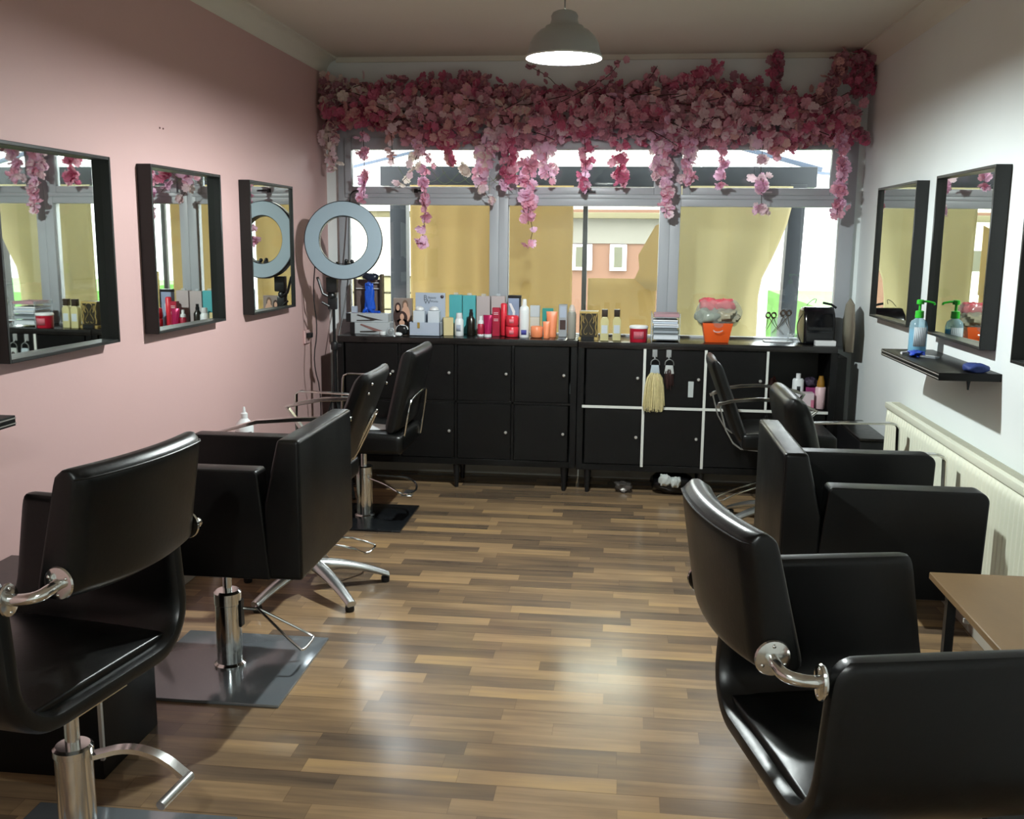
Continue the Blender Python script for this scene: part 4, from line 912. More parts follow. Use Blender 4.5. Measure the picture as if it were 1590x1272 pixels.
# scissors in holder
t = thing('scissor_holder', 'clear holder on a white base for salon scissors on cabinet', 'holder', (.945, 6.17, ZR_))
build(M().box(.86, 1.03, 6.12, 6.22, ZR_, ZR_+.006), 'base', white_pl, t, bev=.002, seg=1)
build(M().box(.90, 1.01, 6.165, 6.17, ZR_+.006, ZR_+.15), 'clear_panel', clear_pl, t)
sc_m = mat('brushed_steel_scissors', '#4d4036', .35, .5, noise=.1)
for i, (x, tl, zt_) in enumerate(((.875, -.06, .145), (.925, .10, .15), (.955, -.10, .165), (.995, .05, .160))):
    m = M(); z0 = ZR_+.035+.01*i; z1 = ZR_+zt_; yy = 6.155
    for s in (-1, 1):
        m.tube([(x+tl*.5+s*.003, yy+s*.002, z0), (x+s*.006, yy, (z0+z1)/2), (x-tl*.3+s*.014, yy, z1)], flat=(.008, .003), taper=lambda u: .5+.7*u)
        cx, cz = x-tl*.3+s*.017, z1+.014; m.tube([(cx+.014*cos(2*pi*q/14), yy, cz+.016*sin(2*pi*q/14)) for q in range(14)], .003, 6, closed=True)
    tag(build(m, 'scissors', sc_m, loc=(x, yy, z0)), ['leftmost pair of steel scissors in the holder', 'second pair of steel scissors from left, tilted', 'third pair of steel scissors from left', 'rightmost pair of steel scissors nearest the black box'][i], 'scissors', 'scissors standing in the clear holder')
lump(1.03, 6.15, ZR_+.025, .035, .04, .024, 12, 'crumpled_film', clear_pl, 'crumpled clear film beside the scissors', 'film', amp=.5)
# black appliance
t = thing('black_case', 'glossy black hooded beauty case at right end of cabinet', 'case', (1.165, 6.12, ZR_))
m = M(); m.prism([(6.03, ZR_), (6.24, ZR_), (6.24, ZR_+.17), (6.20, ZR_+.215), (6.10, ZR_+.222), (6.055, ZR_+.19), (6.03, ZR_+.13)], 'x', 1.075, 1.255); build(m, 'body', mat('glossy_black_plastic', '#0c0d10', .14, noise=.1), t, bev=.016)
m = M(); m.box(1.095, 1.235, 6.022, 6.032, ZR_+.085, ZR_+.105); m.box(1.09, 1.24, 6.026, 6.034, ZR_+.02, ZR_+.07); build(m, 'slot', black_pl, t, bev=.002)
m = M(); m.prism([(6.04, ZR_+.01), (6.23, ZR_+.01), (6.23, ZR_+.165), (6.19, ZR_+.20), (6.10, ZR_+.20), (6.05, ZR_+.15)], 'x', 1.068, 1.075); build(m, 'side_panel', mat('olive_panel', '#6d674a', .4, noise=.1), t, bev=.003)
m = M(); m.tube([(1.10, 6.15, ZR_+.225), (1.13, 6.15, ZR_+.26), (1.16, 6.15, ZR_+.27), (1.15, 6.15, ZR_+.24)], .002, 6, smooth=2); m.tube([(1.19, 6.12, ZR_+.245), (1.24, 6.12, ZR_+.235), (1.27, 6.12, ZR_+.215)], .007, 8); m.tube([(1.07, 6.08, ZR_+.18), (1.04, 6.10, ZR_+.12), (1.05, 6.10, ZR_+.05), (1.07, 6.1, ZR_+.004)], .0025, 6, smooth=2); build(m, 'cable', black_pl, t)
carton('white_card', 'small white flat box on front right corner of cabinet', 1.19, 5.985, ZR_, .118, .05, .03, white_pl, cat='box')
# hair straightener boxes etc. on the left end
iron = mat('dark_iron_print', '#3c3735', .4, noise=.1); iron_p = mat('rose_iron_print', '#8a6560', .4, noise=.1); boxg = mat('light_grey_carton', '#b4babd', .5, noise=.06)
for (x, y, z, w, h, mm, lb) in ((-1.585, 6.12, ZL_, .255, .072, iron_p, 'lower hair straightener carton with rose iron picture'), (-1.605, 6.13, ZL_+.073, .27, .055, iron, 'upper hair straightener carton with dark iron picture')):
    o = carton('straightener_box', lb, x, y, z, w, .09, h, boxg, 'hair straightener cartons stacked on the cabinet')
    build(M().box(-w/2-.0008, -w/2+.03, -.0465, -.0448, 0, h), 'dark_end', black_pl, o, world=False)
    m = M(); m.prism([(-w*.25, h*.78), (-w*.22, h*.88), (w*.3, h*.32), (w*.38, h*.24), (w*.1, h*.28)], 'y', -.0468, -.0452); build(m, 'printed_plate', mm, o, world=False)
    m = M(); m.prism([(-w*.25, h*.12), (-w*.25, h*.24), (w*.1, h*.30), (w*.2, h*.22), (w*.1, h*.14)], 'y', -.0468, -.0452); build(m, 'printed_plate', iron, o, world=False)
lump(-1.535, 6.12, ZL_+.10, .0, 0, 0, 1, 'tmp', iron, 'x', 'x') if 0 else None
bottle('round_tin', 'small white round tin in front of the straightener cartons', (-1.483, 6.0, ZL_), cyl(.022, .026, .004), white_pl, cat='tin')
o = bottle('glass_jar', 'small clear glass jar with dark content near the counter display', (-1.430, 5.985, ZL_), [(0, 0), (.022, 0), (.028, .012), (.027, .035), (.018, .05), (0, .052)], clear_pl, cat='jar')
build(M().ball(0, 0, .026, .019), 'dark_content', black_pl, o, world=False)
lump(-1.365, 6.03, ZL_+.034, .038, .03, .032, 20, 'hair_clipper', black_pl, 'black oval clipper with white rim on the cabinet', 'clipper', amp=.05)
o = bpy.data.objects['hair_clipper']; build(M().tube([(.036*cos(a), -.012+.0*sin(a), .004+.026*sin(a)) for a in [pi*q/10 for q in range(11)]], .004, 8), 'white_rim', white_m, o, world=False)
lump(-1.378, 5.97, ZL_+.012, .022, .02, .012, 21, 'comb_case', white_m, 'small glossy white case in front of the black clipper', 'case', amp=.08)
t = thing('window_organiser', 'brown grey organiser board with clear pocket standing in left window corner', 'organiser', (-1.63, 6.25, ZL_))
build(M().box(-1.715, -1.545, 6.235, 6.25, ZL_, ZL_+.335), 'board', mat('brown_grey_organiser', '#6f5f5c', .5, noise=.08), t, bev=.003)
m = M(); m.box(-1.72, -1.713, 6.20, 6.25, ZL_, ZL_+.34); m.box(-1.547, -1.532, 6.19, 6.25, ZL_, ZL_+.37); build(m, 'side_rail', mat('dark_brown_edge', '#40352c', .5, noise=.1), t, bev=.002)
m = M(); m.box(-1.71, -1.55, 6.215, 6.22, ZL_+.275, ZL_+.28); m.box(-1.62, -1.55, 6.21, 6.225, ZL_+.312, ZL_+.317); build(m, 'wire_rail', white_pl, t)
lump(-1.60, 6.17, ZL_+.355, .05, .03, .022, 31, 'folded_goggles', mat('navy_plastic', '#1c2433', .3, noise=.1), 'dark navy goggles on top of the organiser in window corner', 'goggles', amp=.15)
blue = mat('cobalt_blue_gloves', '#1d55c4', .35, noise=.2, nscale=30)
t = lump(-1.612, 6.18, ZL_+.215, .030, .018, .095, 33, 'rubber_gloves', blue, 'bright blue rubber gloves draped over straightener cartons', 'gloves', amp=.25)
m = M()
for (a, b, cc) in (((-.01, -.005, -.06), (.03, -.02, -.085), (.075, -.045, -.082)), ((0, -.01, -.06), (.03, -.03, -.092), (.055, -.062, -.11)), ((-.01, 0, -.05), (-.03, -.02, -.075), (-.028, -.04, -.085)), ((.01, 0, .05), (.012, -.01, .09), (-.012, -.01, .095))): m.tube([a, b, cc], .010, 8, smooth=1)
build(m, 'glove_fingers', blue, t, world=False)
carton('small_carton', 'small pale carton on straightener cartons left of blue gloves', -1.70, 6.14, ZL_+.129, .035, .03, .04, card_w)
# clothes pegs with hair samples on the cabinet door
hook_m = mat('grey_hook_plastic', '#8d9090', .4, noise=.05); blonde = mat('blonde_hair', '#c9bd8c', .5, noise=.25, nscale=60); brown = mat('dark_brown_hair', '#2a1210', .45, noise=.2, nscale=60)
for i, (x, lb) in enumerate(((.195, 'left grey adhesive hook on cabinet door holding blonde hair swatches'), (.278, 'right grey adhesive hook on cabinet door holding brown hair swatch'))):
    m = M(); m.box(x-.015, x+.015, 5.928, 5.9355, .852, .898); o = build(m, 'adhesive_hook', hook_m, loc=(x, 5.93, .85), bev=.004)
    build(M().tube([(x, 5.926, .862), (x, 5.918, .848), (x, 5.912, .85)], .004, 8), 'hook_tip', hook_m, o); tag(o, lb, 'hook', 'grey hooks on cabinet door')
def swatch(x, w, z0, z1, hm, tm, label, n=64):
    t = thing('hair_swatch', label, 'hair swatch', (x, 5.918, z1))
    m = M(); m.tube([(x-.026, 5.915, z1-.035), (x-.024, 5.914, z1-.01), (x, 5.912, z1+.004), (x+.024, 5.914, z1-.01), (x+.026, 5.915, z1-.035)], .003, 6, smooth=2); build(m, 'ring', chrome_dull, t)
    m = M(); m.prism([(x-.022, z1-.035), (x+.022, z1-.035), (x+.029, z1-.085), (x-.029, z1-.085)], 'y', 5.905, 5.922); build(m, 'tag_holder', tm, t, bev=.003, seg=2)
    m = M(); rnd = random.Random(int(x*1000))
    for k in range(n):
        u = (k+.5)/n*2-1; yy = 5.916-rnd.uniform(0, .014); zz = z0+rnd.uniform(-.02, .02)+.01*abs(u)
        m.tube([(x+u*.022, yy+.004, z1-.08), (x+u*w*.42, yy, (z1+z0)/2+.03), (x+u*w*.5+rnd.uniform(-.006, .006), yy+rnd.uniform(-.003, .003), zz)], .0036, 5, taper=lambda q: 1-.4*q*q, smooth=1)
    tag(build(m, 'hair', hm, t), kind='stuff')
swatch(.198, .125, .535, .842, blonde, mat('pale_blue_tag', '#a9b6bd', .4, noise=.05), 'long blonde hair swatches hanging from left hook on cabinet')
swatch(.282, .052, .675, .842, brown, mat('silver_tag', '#b5bab8', .35, .2, noise=.05), 'short dark brown hair swatch hanging from right hook on cabinet', 18)
tag(build(M().box(.399, .431, 5.929, 5.9355, .614, .710), 'white_handle_plate', mat('pale_grey_plate', '#b3bab9', .4, noise=.03), loc=(.415, 5.93, .614), bev=.001, seg=1), 'pale grey rectangular plate on the cabinet door', 'plate')
# open cubby contents
zc_ = .553
bottle('shampoo_bottle', 'white square shouldered bottle with black print inside open cubby', (1.062, 6.06, zc_), [(0, 0), (.032, 0), (.034, .004), (.034, .165), (.028, .175), (0, .176)], white_m, [(0, .175), (.014, .175), (.014, .205), (0, .206)], white_pl, (.034, .10, .13, .3), black_pl, sy=.8)
carton('folded_cloth', 'magenta folded cloth behind the pink box in open cubby', 1.142, 6.12, zc_, .06, .10, .12, mat('magenta_cloth', '#8e2f68', .7, noise=.15), cat='cloth')
lump(1.142, 6.10, zc_+.150, .036, .05, .028, 41, 'folded_cloth', mat('dark_violet_cloth', '#2e2435', .7, noise=.15), 'dark violet cloth on the magenta cloth in open cubby', 'cloth', amp=.15)
o = carton('pink_white_box', 'white and pink box at front of open cubby', 1.108, 6.0, zc_, .072, .07, .100, mat('white_pink_card', '#c9b9be', .5, noise=.1)); front_patch('pink_stripe', o, .018, .036, .0, .06, -.0351, mat('pink_stripe', '#b96a84', .5, noise=.05))
bottle('spray_bottle', 'pink and white bottle with amber trigger cap in open cubby', (1.187, 6.01, zc_), cyl(.031, .135, .006), mat('pink_white_bottle', '#d5b7bb', .4, noise=.25), [(0, .135), (.024, .135), (.022, .165), (.016, .185), (.013, .20), (0, .20)], mat('amber_plastic', '#8a6220', .25, noise=.15))
lump(.935, 6.2, zc_+.03, .035, .04, .12, 44, 'hair_accessory', mat('dusty_pink_plastic', '#6f4340', .5, noise=.2), 'dusty pink item at left inside open cubby', 'accessory', amp=.2)
# floor things under the right cabinet
t = lump(.33, 6.05, .062, .13, .12, .062, 50, 'black_bag', mat('black_polythene', '#0d0d0f', .25, noise=.2), 'black plastic bag on floor under the cabinet', 'bag', amp=.12)
lump(.28, 5.93, .10, .035, .03, .032, 51, 'crumpled_paper', mat('white_tissue', '#b9bfbc', .6, noise=.1), 'left crumpled white tissue on the black bag under cabinet', 'tissue', amp=.25)
lump(.345, 5.93, .088, .03, .03, .030, 52, 'crumpled_paper', MATS['white_tissue'], 'right crumpled white tissue on the black bag under cabinet', 'tissue', amp=.25)
lump(.03, 6.0, .03, .05, .04, .03, 53, 'crumpled_foil', mat('crumpled_foil', '#55504c', .3, .5, noise=.3), 'crumpled dark foil under the cabinet beside the black bag', 'foil', amp=.4)
# gel pump bottle etc. on right shelf
zs = 1.056
gb = bottle('pump_bottle', 'clear bottle of blue gel with green pump on floating shelf', (1.318, 4.60, zs), [(0, 0), (.036, 0), (.039, .006), (.039, .115), (.034, .138), (.018, .152), (.014, .158), (0, .158)], clear_mat('clear_bottle_plastic', '#bfe3ee', .35), None)
build(M().lathe([(0, .004), (.0365, .004), (.0365, .105), (0, .105)], 0, 0, 0, 24), 'blue_gel', clear_blue, gb, world=False)
green = mat('bright_green_plastic', '#2fb52f', .35, noise=.05)
m = M(); m.lathe([(0, .155), (.019, .155), (.018, .185), (.010, .188), (0, .188)], 0, 0, 0, 20); m.lathe([(.0, .188), (.006, .188), (.006, .218), (0, .218)], 0, 0, 0, 12); m.lathe([(0, .216), (.016, .216), (.016, .232), (.012, .236), (0, .236)], 0, 0, 0, 18); m.tube([(0, 0, .228), (.03, -.002, .228), (.058, -.004, .222), (.062, -.004, .214)], .005, 8)
build(m, 'pump', green, gb, world=False)
m = M()
for i in range(8):
    a0 = -2.3+1.5*i/8; a1 = -2.3+1.5*(i+1)/8; v = [m.bm.verts.new((.0396*cos(a), .0396*sin(a), z)) for a, z in ((a0, .03), (a1, .03), (a1, .115), (a0, .115))]; m.bm.faces.new(v)
build(m, 'label', lab_g, gb, world=False, thick=.0004)
lump(1.272, 4.44, zs+.012, .030, .045, .012, 61, 'blue_clip', mat('royal_blue_plastic', '#1d3fa8', .35, noise=.2), 'royal blue hair clip in front of the green pump bottle', 'clip', amp=.3)
tag(build(M().tube([(1.225, 4.50, zs+.006), (1.262, 4.52, zs+.008), (1.30, 4.45, zs+.008)], .006, 8), 'white_comb', white_pl, loc=(1.26, 4.5, zs)), 'white comb handle lying on shelf beside the blue clip', 'comb')
tag(build(M().tube([(1.285, 4.40, zs+.006), (1.33, 4.34, zs+.006)], flat=(.028, .008)), 'metal_comb', steel_plate, loc=(1.3, 4.38, zs)), 'silver comb lying on shelf behind the blue clip', 'comb')
lump(1.352, 3.94, zs+.014, .045, .045, .018, 62, 'navy_cloth', mat('navy_cloth', '#1b2f6b', .6, noise=.25, nscale=40), 'small dark blue folded net on near end of shelf', 'cloth', amp=.12)
# white bottle by left wall
o = bottle('wash_bottle', 'white bottle with nozzle cap standing by pink wall between left chairs', (-1.80, 4.50, .511), [(0, 0), (.040, 0), (.043, .006), (.043, .125), (.036, .145), (.018, .165), (.014, .170), (0, .170)], white_m, [(0, .168), (.017, .168), (.017, .19), (.009, .196), (.005, .222), (0, .222)], white_pl, (.043, .02, .105, 1.2), mat('dark_print_label', '#3b2f35', .5, noise=.1))

# ------------------------------------------------------------------ blossom garlands
rndb = random.Random(11)
PETAL = {'pale': mat('pale_pink_petals', '#f4dce3', .65, noise=.12, nscale=40), 'pink': mat('pink_petals', '#e9aec1', .65, noise=.15, nscale=40), 'deep': mat('deep_pink_petals', '#d57595', .65, noise=.15, nscale=40),
         'lilac': mat('lilac_pink_petals', '#f2cae3', .6, noise=.1, nscale=40), 'cream': mat('cream_petals', '#efe3da', .65, noise=.1, nscale=40), 'peach': mat('peach_petals', '#e6bab8', .65, noise=.12, nscale=40), 'dark': mat('dusky_rose_petals', '#b98796', .7, noise=.2, nscale=40)}
for k_ in PETAL.values():      # petals let light through
    nt = k_.node_tree; b = nt.nodes['Principled BSDF']; o_ = nt.nodes['Material Output']; tr = nt.nodes.new('ShaderNodeBsdfTranslucent'); tr.inputs[0].default_value = b.inputs['Base Color'].default_value
    mx = nt.nodes.new('ShaderNodeMixShader'); mx.inputs[0].default_value = .42; nt.links.new(b.outputs[0], mx.inputs[1]); nt.links.new(tr.outputs[0], mx.inputs[2]); nt.links.new(mx.outputs[0], o_.inputs[0])
stem_m = mat('dark_twig', '#3b2a22', .7, noise=.2); leaf_m = mat('dull_green_stem', '#6b7a45', .6, noise=.2)
def blossom(m, p, size, rnd, nrm=None):
    """five cupped petals round a centre"""
    p = Vector(p)
    n = Vector(nrm) if nrm else Vector((rnd.gauss(0, .6), -abs(rnd.gauss(.7, .4)), rnd.gauss(-.1, .6)))
    n.normalize(); a = n.orthogonal().normalized(); b = n.cross(a); ph = rnd.uniform(0, 2*pi); cup = rnd.uniform(.15, .6)
    c0 = m.bm.verts.new(p)
    for k in range(5):
        t0 = ph+k*2*pi/5; q = []
        for dt, rr, hh in ((-.52, .74, .22), (-.32, 1.0, .46), (0, 1.0, .42), (.32, 1.0, .46), (.52, .74, .22)):
            an = t0+dt*1.22; r = size*rr*rnd.uniform(.9, 1.08)
            q.append(m.bm.verts.new(p+(a*cos(an)+b*sin(an))*r+n*(size*hh*cup*2*rnd.uniform(.7, 1.2))))
        mid = m.bm.verts.new(p+(a*cos(t0)+b*sin(t0))*size*.55+n*size*.1*cup)
        for f in ((c0, q[0], mid), (mid, q[0], q[1]), (mid, q[1], q[2]), (mid, q[2], q[3]), (mid, q[3], q[4]), (c0, mid, q[4])): m.bm.faces.new(f)
def finish(ms, parent):
    for kk, m in ms.items():
        if len(m.bm.verts): tag(build(m, {'pale': 'pale_blossoms', 'pink': 'pink_blossoms', 'deep': 'deep_pink_blossoms', 'lilac': 'lilac_blossoms', 'cream': 'cream_blossoms', 'peach': 'peach_blossoms', 'dark': 'dusky_blossoms'}[kk], PETAL[kk], parent, smooth=False), kind='stuff')
t = thing('blossom_garland', 'thick pink artificial cherry blossom garland along the top of the window', 'garland', (-.25, 6.25, 2.3))
ms = {k: M() for k in PETAL}
def top(x):   # upper outline of the mass
    P_ = [(-1.9, 2.50), (-1.65, 2.47), (-1.4, 2.50), (-1.1, 2.52), (-.95, 2.54), (-.77, 2.46), (-.42, 2.44), (-.07, 2.46), (.3, 2.47), (.5, 2.50), (.75, 2.46), (.9, 2.42), (1.05, 2.38), (1.2, 2.34), (1.36, 2.3)]
    for (a, b), (c_, d) in zip(P_, P_[1:]):
        if a <= x <= c_: return b+(d-b)*(x-a)/(c_-a)
    return 2.45
def bot(x):
    P_ = [(-1.9, 2.22), (-1.75, 2.24), (-1.55, 2.24), (-1.35, 2.14), (-1.15, 2.09), (-1.0, 2.12), (-.8, 2.11), (-.5, 2.10), (-.3, 2.16), (-.05, 2.18), (.15, 2.13), (.3, 2.08), (.45, 2.12), (.7, 2.12), (.9, 2.10), (1.1, 2.14), (1.25, 2.15), (1.36, 2.2)]
    for (a, b), (c_, d) in zip(P_, P_[1:]):
        if a <= x <= c_: return b+(d-b)*(x-a)/(c_-a)
    return 2.2
def colour(x, z, rnd):
    r = rnd.random(); f = (z-2.1)/.4
    if x < -1.5 and .2 < f < .6 and x < -1.62+.3*(1-f): return 'deep' if r < .55 else 'peach'
    if abs(x+1.65-(f-.5)*.25) < .05 and f > .4: return 'deep' if r < .7 else 'pink'
    if x < -1.45: return 'dark' if r < .35 else 'cream' if r < .68 else 'pale' if r < .85 else 'peach'
    if x < -.9 and f < .35: return 'peach' if r < .4 else 'deep' if (x > -1.25 and r < .7) else 'pink' if r < .85 else 'dark'
    if f > .75: return 'dark' if r < .4 else 'peach' if r < .55 else 'pink' if r < .8 else 'deep'
    if x < -.6: return 'pale' if r < .34 else 'dark' if r < .52 else 'pink' if r < .78 else 'peach' if r < .92 else 'cream'
    if x > .9 and r < .25: return 'deep'
    if x > .3: return 'pale' if r < .38 else 'pink' if r < .75 else 'peach' if r < .84 else 'dark' if r < .93 else 'deep'
    return 'pink' if r < .5 else 'pale' if r < .72 else 'lilac' if r < .78 else 'dark' if r < .92 else 'deep'
for i in range(2700):
    x = rndb.uniform(-1.88, 1.33); zt_, zb_ = top(x), bot(x); v = rndb.random(); z = zb_+(zt_-zb_)*v + rndb.gauss(0, .018)
    depth = (.03+.15*sin(pi*min(1, max(0, v)))**.7)*rndb.random()**.6; y = 6.31-depth-(0 if z > 2.25 else .02)
    blossom(ms[colour(x, z, rndb)], (x, y, z), rndb.uniform(.023, .037), rndb)
finish(ms, t)
m = M()
for i in range(60):
    x = rndb.uniform(-1.85, 1.3); z = (top(x)+bot(x))/2+rndb.uniform(-.1, .1); a = rndb.uniform(-.5, .5); L_ = rndb.uniform(.1, .25)
    m.tube([(x, 6.20, z), (x+L_*.5*cos(a), 6.15, z+L_*.4*sin(a)), (x+L_*cos(a), 6.17, z+L_*sin(a))], .0025, 5, smooth=1)
build(m, 'twigs', stem_m, t)
def spray(pts, cols, n, spread, size, label, group, name='blossom_strand', stem=stem_m, clusters=None):
    t = thing(name, label, 'blossom strand', pts[0], 0, group); P_ = [Vector(p) for p in pts]
    m = M(); m.tube(pts, .0022, 5, smooth=1); build(m, 'stem', stem, t)
    ms = {k: M() for k in cols}; tot = sum((b-a).length for a, b in zip(P_, P_[1:]))
    for i in range(n):
        u = (rndb.choice(clusters)+rndb.gauss(0, .018) if clusters else rndb.random()); u = min(1, max(0, u)); d = u*tot
        for a, b in zip(P_, P_[1:]):
            l = (b-a).length
            if d <= l or b is P_[-1]: q = a.lerp(b, min(1, d/l if l else 0)); break
            d -= l
        q = q+Vector((rndb.gauss(0, spread), rndb.gauss(0, spread*.7), rndb.gauss(0, spread*.6)))
        q.y = min(q.y, 6.28)
        blossom(ms[rndb.choice(cols)], q, rndb.uniform(size*1.0, size*1.5), rndb)
    finish(ms, t); return t
G = 'blossom strands hanging over the window'
Y_ = 6.18
S_ = [([(-1.64, Y_, 2.2), (-1.63, Y_, 2.0), (-1.64, Y_, 1.77)], ['pink', 'lilac'], 34, .016, .021, 'strand ending above the ring light with single low pink flower', [.1, .3, .38, .62, .70, .78, .97]),
 ([(-1.86, Y_, 2.2), (-1.86, Y_, 2.1), (-1.82, Y_, 1.97)], ['cream', 'pale'], 40, .024, .021, 'pale cream strand at far left corner of the window', None),
 ([(-1.46, Y_, 2.2), (-1.45, Y_, 2.0)], ['peach', 'pale'], 16, .014, .019, 'short peach strand left of the white flower sprig', None),
 ([(-1.28, Y_, 2.1), (-1.33, Y_, 1.95), (-1.42, Y_, 1.86)], ['cream', 'pale'], 22, .022, .021, 'white sprig with green stems in left top pane', None),
 ([(-1.26, Y_, 2.15), (-1.27, Y_, 1.95), (-1.24, Y_, 1.75), (-1.27, Y_, 1.51)], ['lilac', 'pink'], 46, .012, .022, 'longest left strand of lilac pink flowers reaching into lower pane', [.28, .42, .46, .55, .60, .75, .86, .98]),
 ([(-1.30, Y_, 2.12), (-1.22, Y_, 2.02), (-1.17, Y_, 1.98)], ['lilac', 'pink'], 9, .014, .02, 'small lilac cluster beside the longest left strand', None),
 ([(-1.12, Y_, 2.15), (-1.08, Y_, 1.98)], ['deep', 'peach'], 26, .02, .02, 'short deep rose strand in left top pane', None),
 ([(-1.02, Y_, 2.0), (-.98, Y_, 1.94)], ['cream'], 8, .014, .022, 'single cream flower hanging on green stems', None),
 ([(-.86, Y_, 2.18), (-.88, Y_, 2.0), (-.90, Y_, 1.87)], ['pink', 'pale', 'lilac', 'cream'], 60, .026, .022, 'bushy pale pink strand before left mullion', None),
 ([(-.93, Y_, 1.88), (-.87, Y_, 1.82), (-.82, Y_, 1.76)], ['cream', 'pale'], 9, .01, .021, 'white flower sprig ending on the left mullion', [.3, .9]),
 ([(-.74, Y_, 2.15), (-.72, Y_, 1.98), (-.72, Y_, 1.90)], ['pink', 'deep'], 58, .026, .022, 'thick pink strand right of left mullion', None),
 ([(-.78, Y_, 1.90), (-.70, Y_, 1.82)], ['lilac'], 9, .012, .017, 'thin lilac sprig over the left mullion', None),
 ([(-.58, Y_, 2.12), (-.60, Y_, 1.95), (-.60, Y_, 1.78), (-.60, Y_, 1.63)], ['lilac', 'pink'], 70, .022, .023, 'long lilac pink strand in left half of middle bay', [.05, .2, .3, .4, .5, .62, .72, .8, .9]),
 ([(-.60, Y_, 1.70), (-.57, Y_, 1.60), (-.59, Y_, 1.51)], ['lilac', 'pink'], 10, .012, .021, 'dangling tail of three lilac flowers below the long middle strand', [.1, .6, .98]),
 ([(-.50, Y_, 2.12), (-.49, Y_, 1.99), (-.47, Y_, 1.90)], ['pink', 'lilac', 'pale'], 36, .022, .021, 'short pale pink strand beside the long middle strand', None),
 ([(-.27, Y_, 2.2), (-.25, Y_, 2.0), (-.26, Y_, 1.84)], ['pink', 'lilac', 'deep'], 46, .017, .021, 'slim pink strand left of pane centre in middle bay', None),
 ([(-.04, Y_, 2.2), (-.05, Y_, 2.0), (-.03, Y_, 1.88)], ['pink', 'deep'], 50, .022, .021, 'pink strand with dense lower cluster in middle bay', [.1, .3, .5, .58, .8, .85, .9, .95]),
 ([(.22, Y_, 2.15), (.235, Y_, 1.95), (.245, Y_, 1.70)], ['lilac', 'pale', 'pink'], 90, .015, .02, 'dense narrow lilac strand over right mullion', None),
 ([(.17, Y_, 2.12), (.17, Y_, 1.92)], ['lilac', 'pale'], 34, .016, .02, 'short lilac strand left of right mullion', None),
 ([(.36, Y_, 2.15), (.37, Y_, 1.9)], ['lilac', 'pale', 'pink'], 60, .022, .022, 'bushy lilac strand right of right mullion', None),
 ([(.55, Y_, 2.15), (.56, Y_, 2.0), (.56, Y_, 1.87)], ['pink', 'lilac'], 26, .014, .02, 'sparse pink strand with separate clusters in right bay', [.2, .3, .55, .78, .98]),
 ([(.80, Y_, 2.15), (.79, Y_, 1.95), (.80, Y_, 1.86), (.81, Y_, 1.72)], ['lilac', 'pale'], 40, .017, .023, 'lilac strand with large single low flower in right bay', [.1, .3, .5, .62, .66, .7, .97]),
 ([(.90, Y_, 2.15), (.88, Y_, 2.04)], ['pink', 'peach'], 26, .022, .021, 'short pink tuft in right bay', None),
 ([(1.24, Y_, 2.2), (1.265, Y_, 1.95), (1.25, Y_, 1.70)], ['pink', 'lilac'], 105, .015, .021, 'dense pink strand at right edge of the window', None)]
for pts, cols, n, sp, sz, lb, cl in S_: spray(pts, cols, n, sp, sz, lb, G, clusters=cl)
G2 = 'blossom branches rising above the garland'
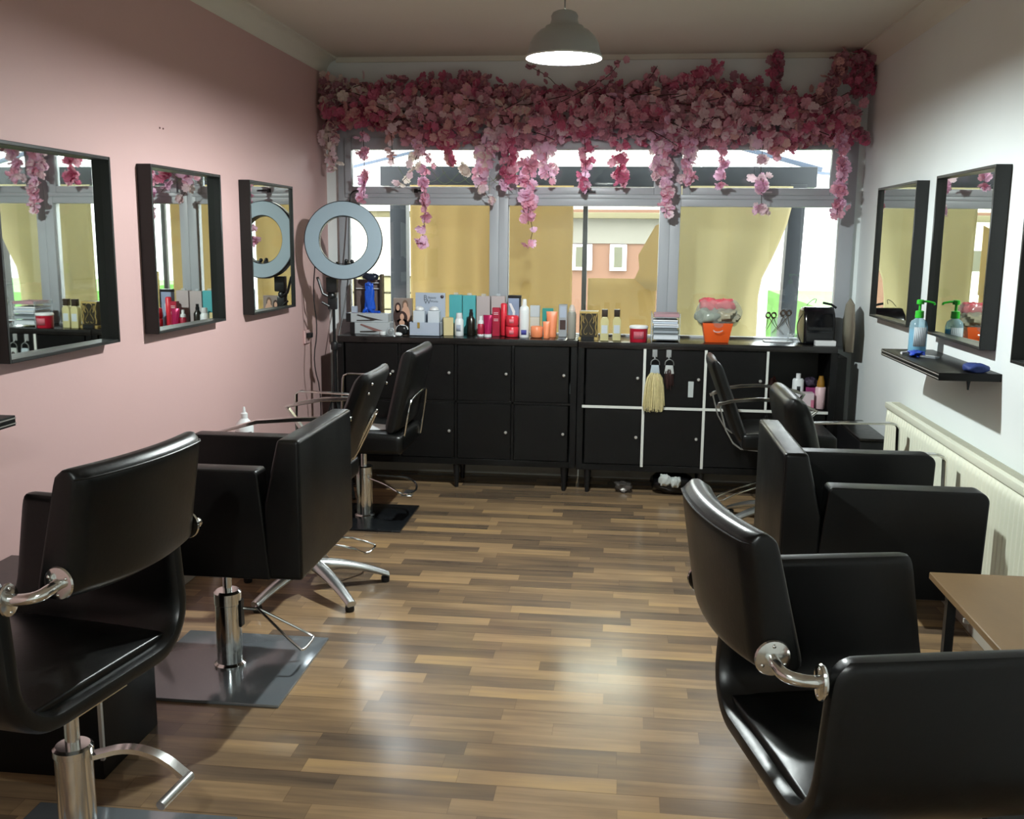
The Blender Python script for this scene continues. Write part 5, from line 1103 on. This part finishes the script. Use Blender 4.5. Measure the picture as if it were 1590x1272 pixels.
for pts, cols, n, sp, sz, lb in (([(.87, 6.22, 2.40), (.86, 6.22, 2.52), (.86, 6.22, 2.63)], ['deep', 'dark'], 60, .013, .02, 'upright deep pink branch reaching the ceiling'),
 ([(1.10, 6.22, 2.35), (1.20, 6.22, 2.48), (1.24, 6.22, 2.62)], ['pink', 'dark', 'peach'], 110, .026, .022, 'dusky pink branch climbing at right end of garland'),
 ([(1.34, 6.22, 2.62), (1.36, 6.22, 2.53), (1.33, 6.20, 2.42)], ['deep', 'dark'], 120, .032, .022, 'deep red pink cluster in top right corner'),
 ([(1.24, 6.20, 2.35), (1.26, 6.20, 2.25)], ['pale', 'pink'], 80, .04, .023, 'pale pink cluster under the right corner branch'),
 ([(1.24, 6.18, 2.20), (1.33, 6.16, 2.20), (1.385, 6.15, 2.12)], ['deep', 'dark'], 30, .012, .018, 'small deep pink branch drooping onto the right wall'),
 ([(.20, 6.22, 2.45), (.36, 6.22, 2.50), (.55, 6.22, 2.57)], ['pink', 'deep'], 60, .022, .02, 'pink branch slanting up right of the pendant'),
 ([(-.25, 6.22, 2.44), (-.12, 6.22, 2.52), (-.06, 6.22, 2.60)], ['dark', 'pink'], 16, .02, .018, 'sparse dark twig right of pendant lamp'),
 ([(-.42, 6.22, 2.44), (-.50, 6.22, 2.52), (-.62, 6.22, 2.58)], ['dark'], 7, .02, .016, 'sparse dark twig left of pendant lamp'),
 ([(.02, 6.22, 2.42), (.12, 6.22, 2.5), (.16, 6.22, 2.57)], ['dark', 'pink'], 16, .02, .018, 'thin twig with few dark blossoms above middle bay')):
    spray(pts, cols, n, sp, sz, lb, G2, name='blossom_branch')
spray([(-1.87, 6.2, 2.52), (-1.88, 6.2, 2.3), (-1.86, 6.2, 2.15)], ['dark', 'cream', 'peach'], 90, .022, .02, 'dusky strand in the top left corner beside the pink wall', G2, name='blossom_branch')
# thin curling green stems in the left top pane
m = M()
for k in range(7):
    x = -1.45+k*.09; m.tube([(x, 6.2, 2.05), (x+.05, 6.2, 1.93+.02*(k % 3)), (x+.14, 6.19, 1.85+.015*(k % 2)), (x+.24, 6.2, 1.95)], .0012, 5, smooth=2)
tag(build(m, 'curling_stems', leaf_m, loc=(-1.2, 6.2, 1.85)), 'thin curling green stems looping across the left top pane', 'stems', kind='stuff')
# wall marks
m = M(); m.lathe([(0, 0), (.004, 0), (0, .001)], 0, 0, 0, 8)
for nm, x, y, z, lb in (('wall_plug', XL+.001, 4.03, 1.98, 'left screw plug in the pink wall above the middle mirror'), ('wall_plug', XL+.001, 4.06, 1.98, 'right screw plug in the pink wall above the middle mirror')):
    m = M(); m.ball(x, y, z, .004, 8, 6); tag(build(m, nm, mat('screw_plug', '#5b3a36', .6, noise=.1), loc=(x, y, z)), lb, 'screw', 'screw plugs in pink wall')
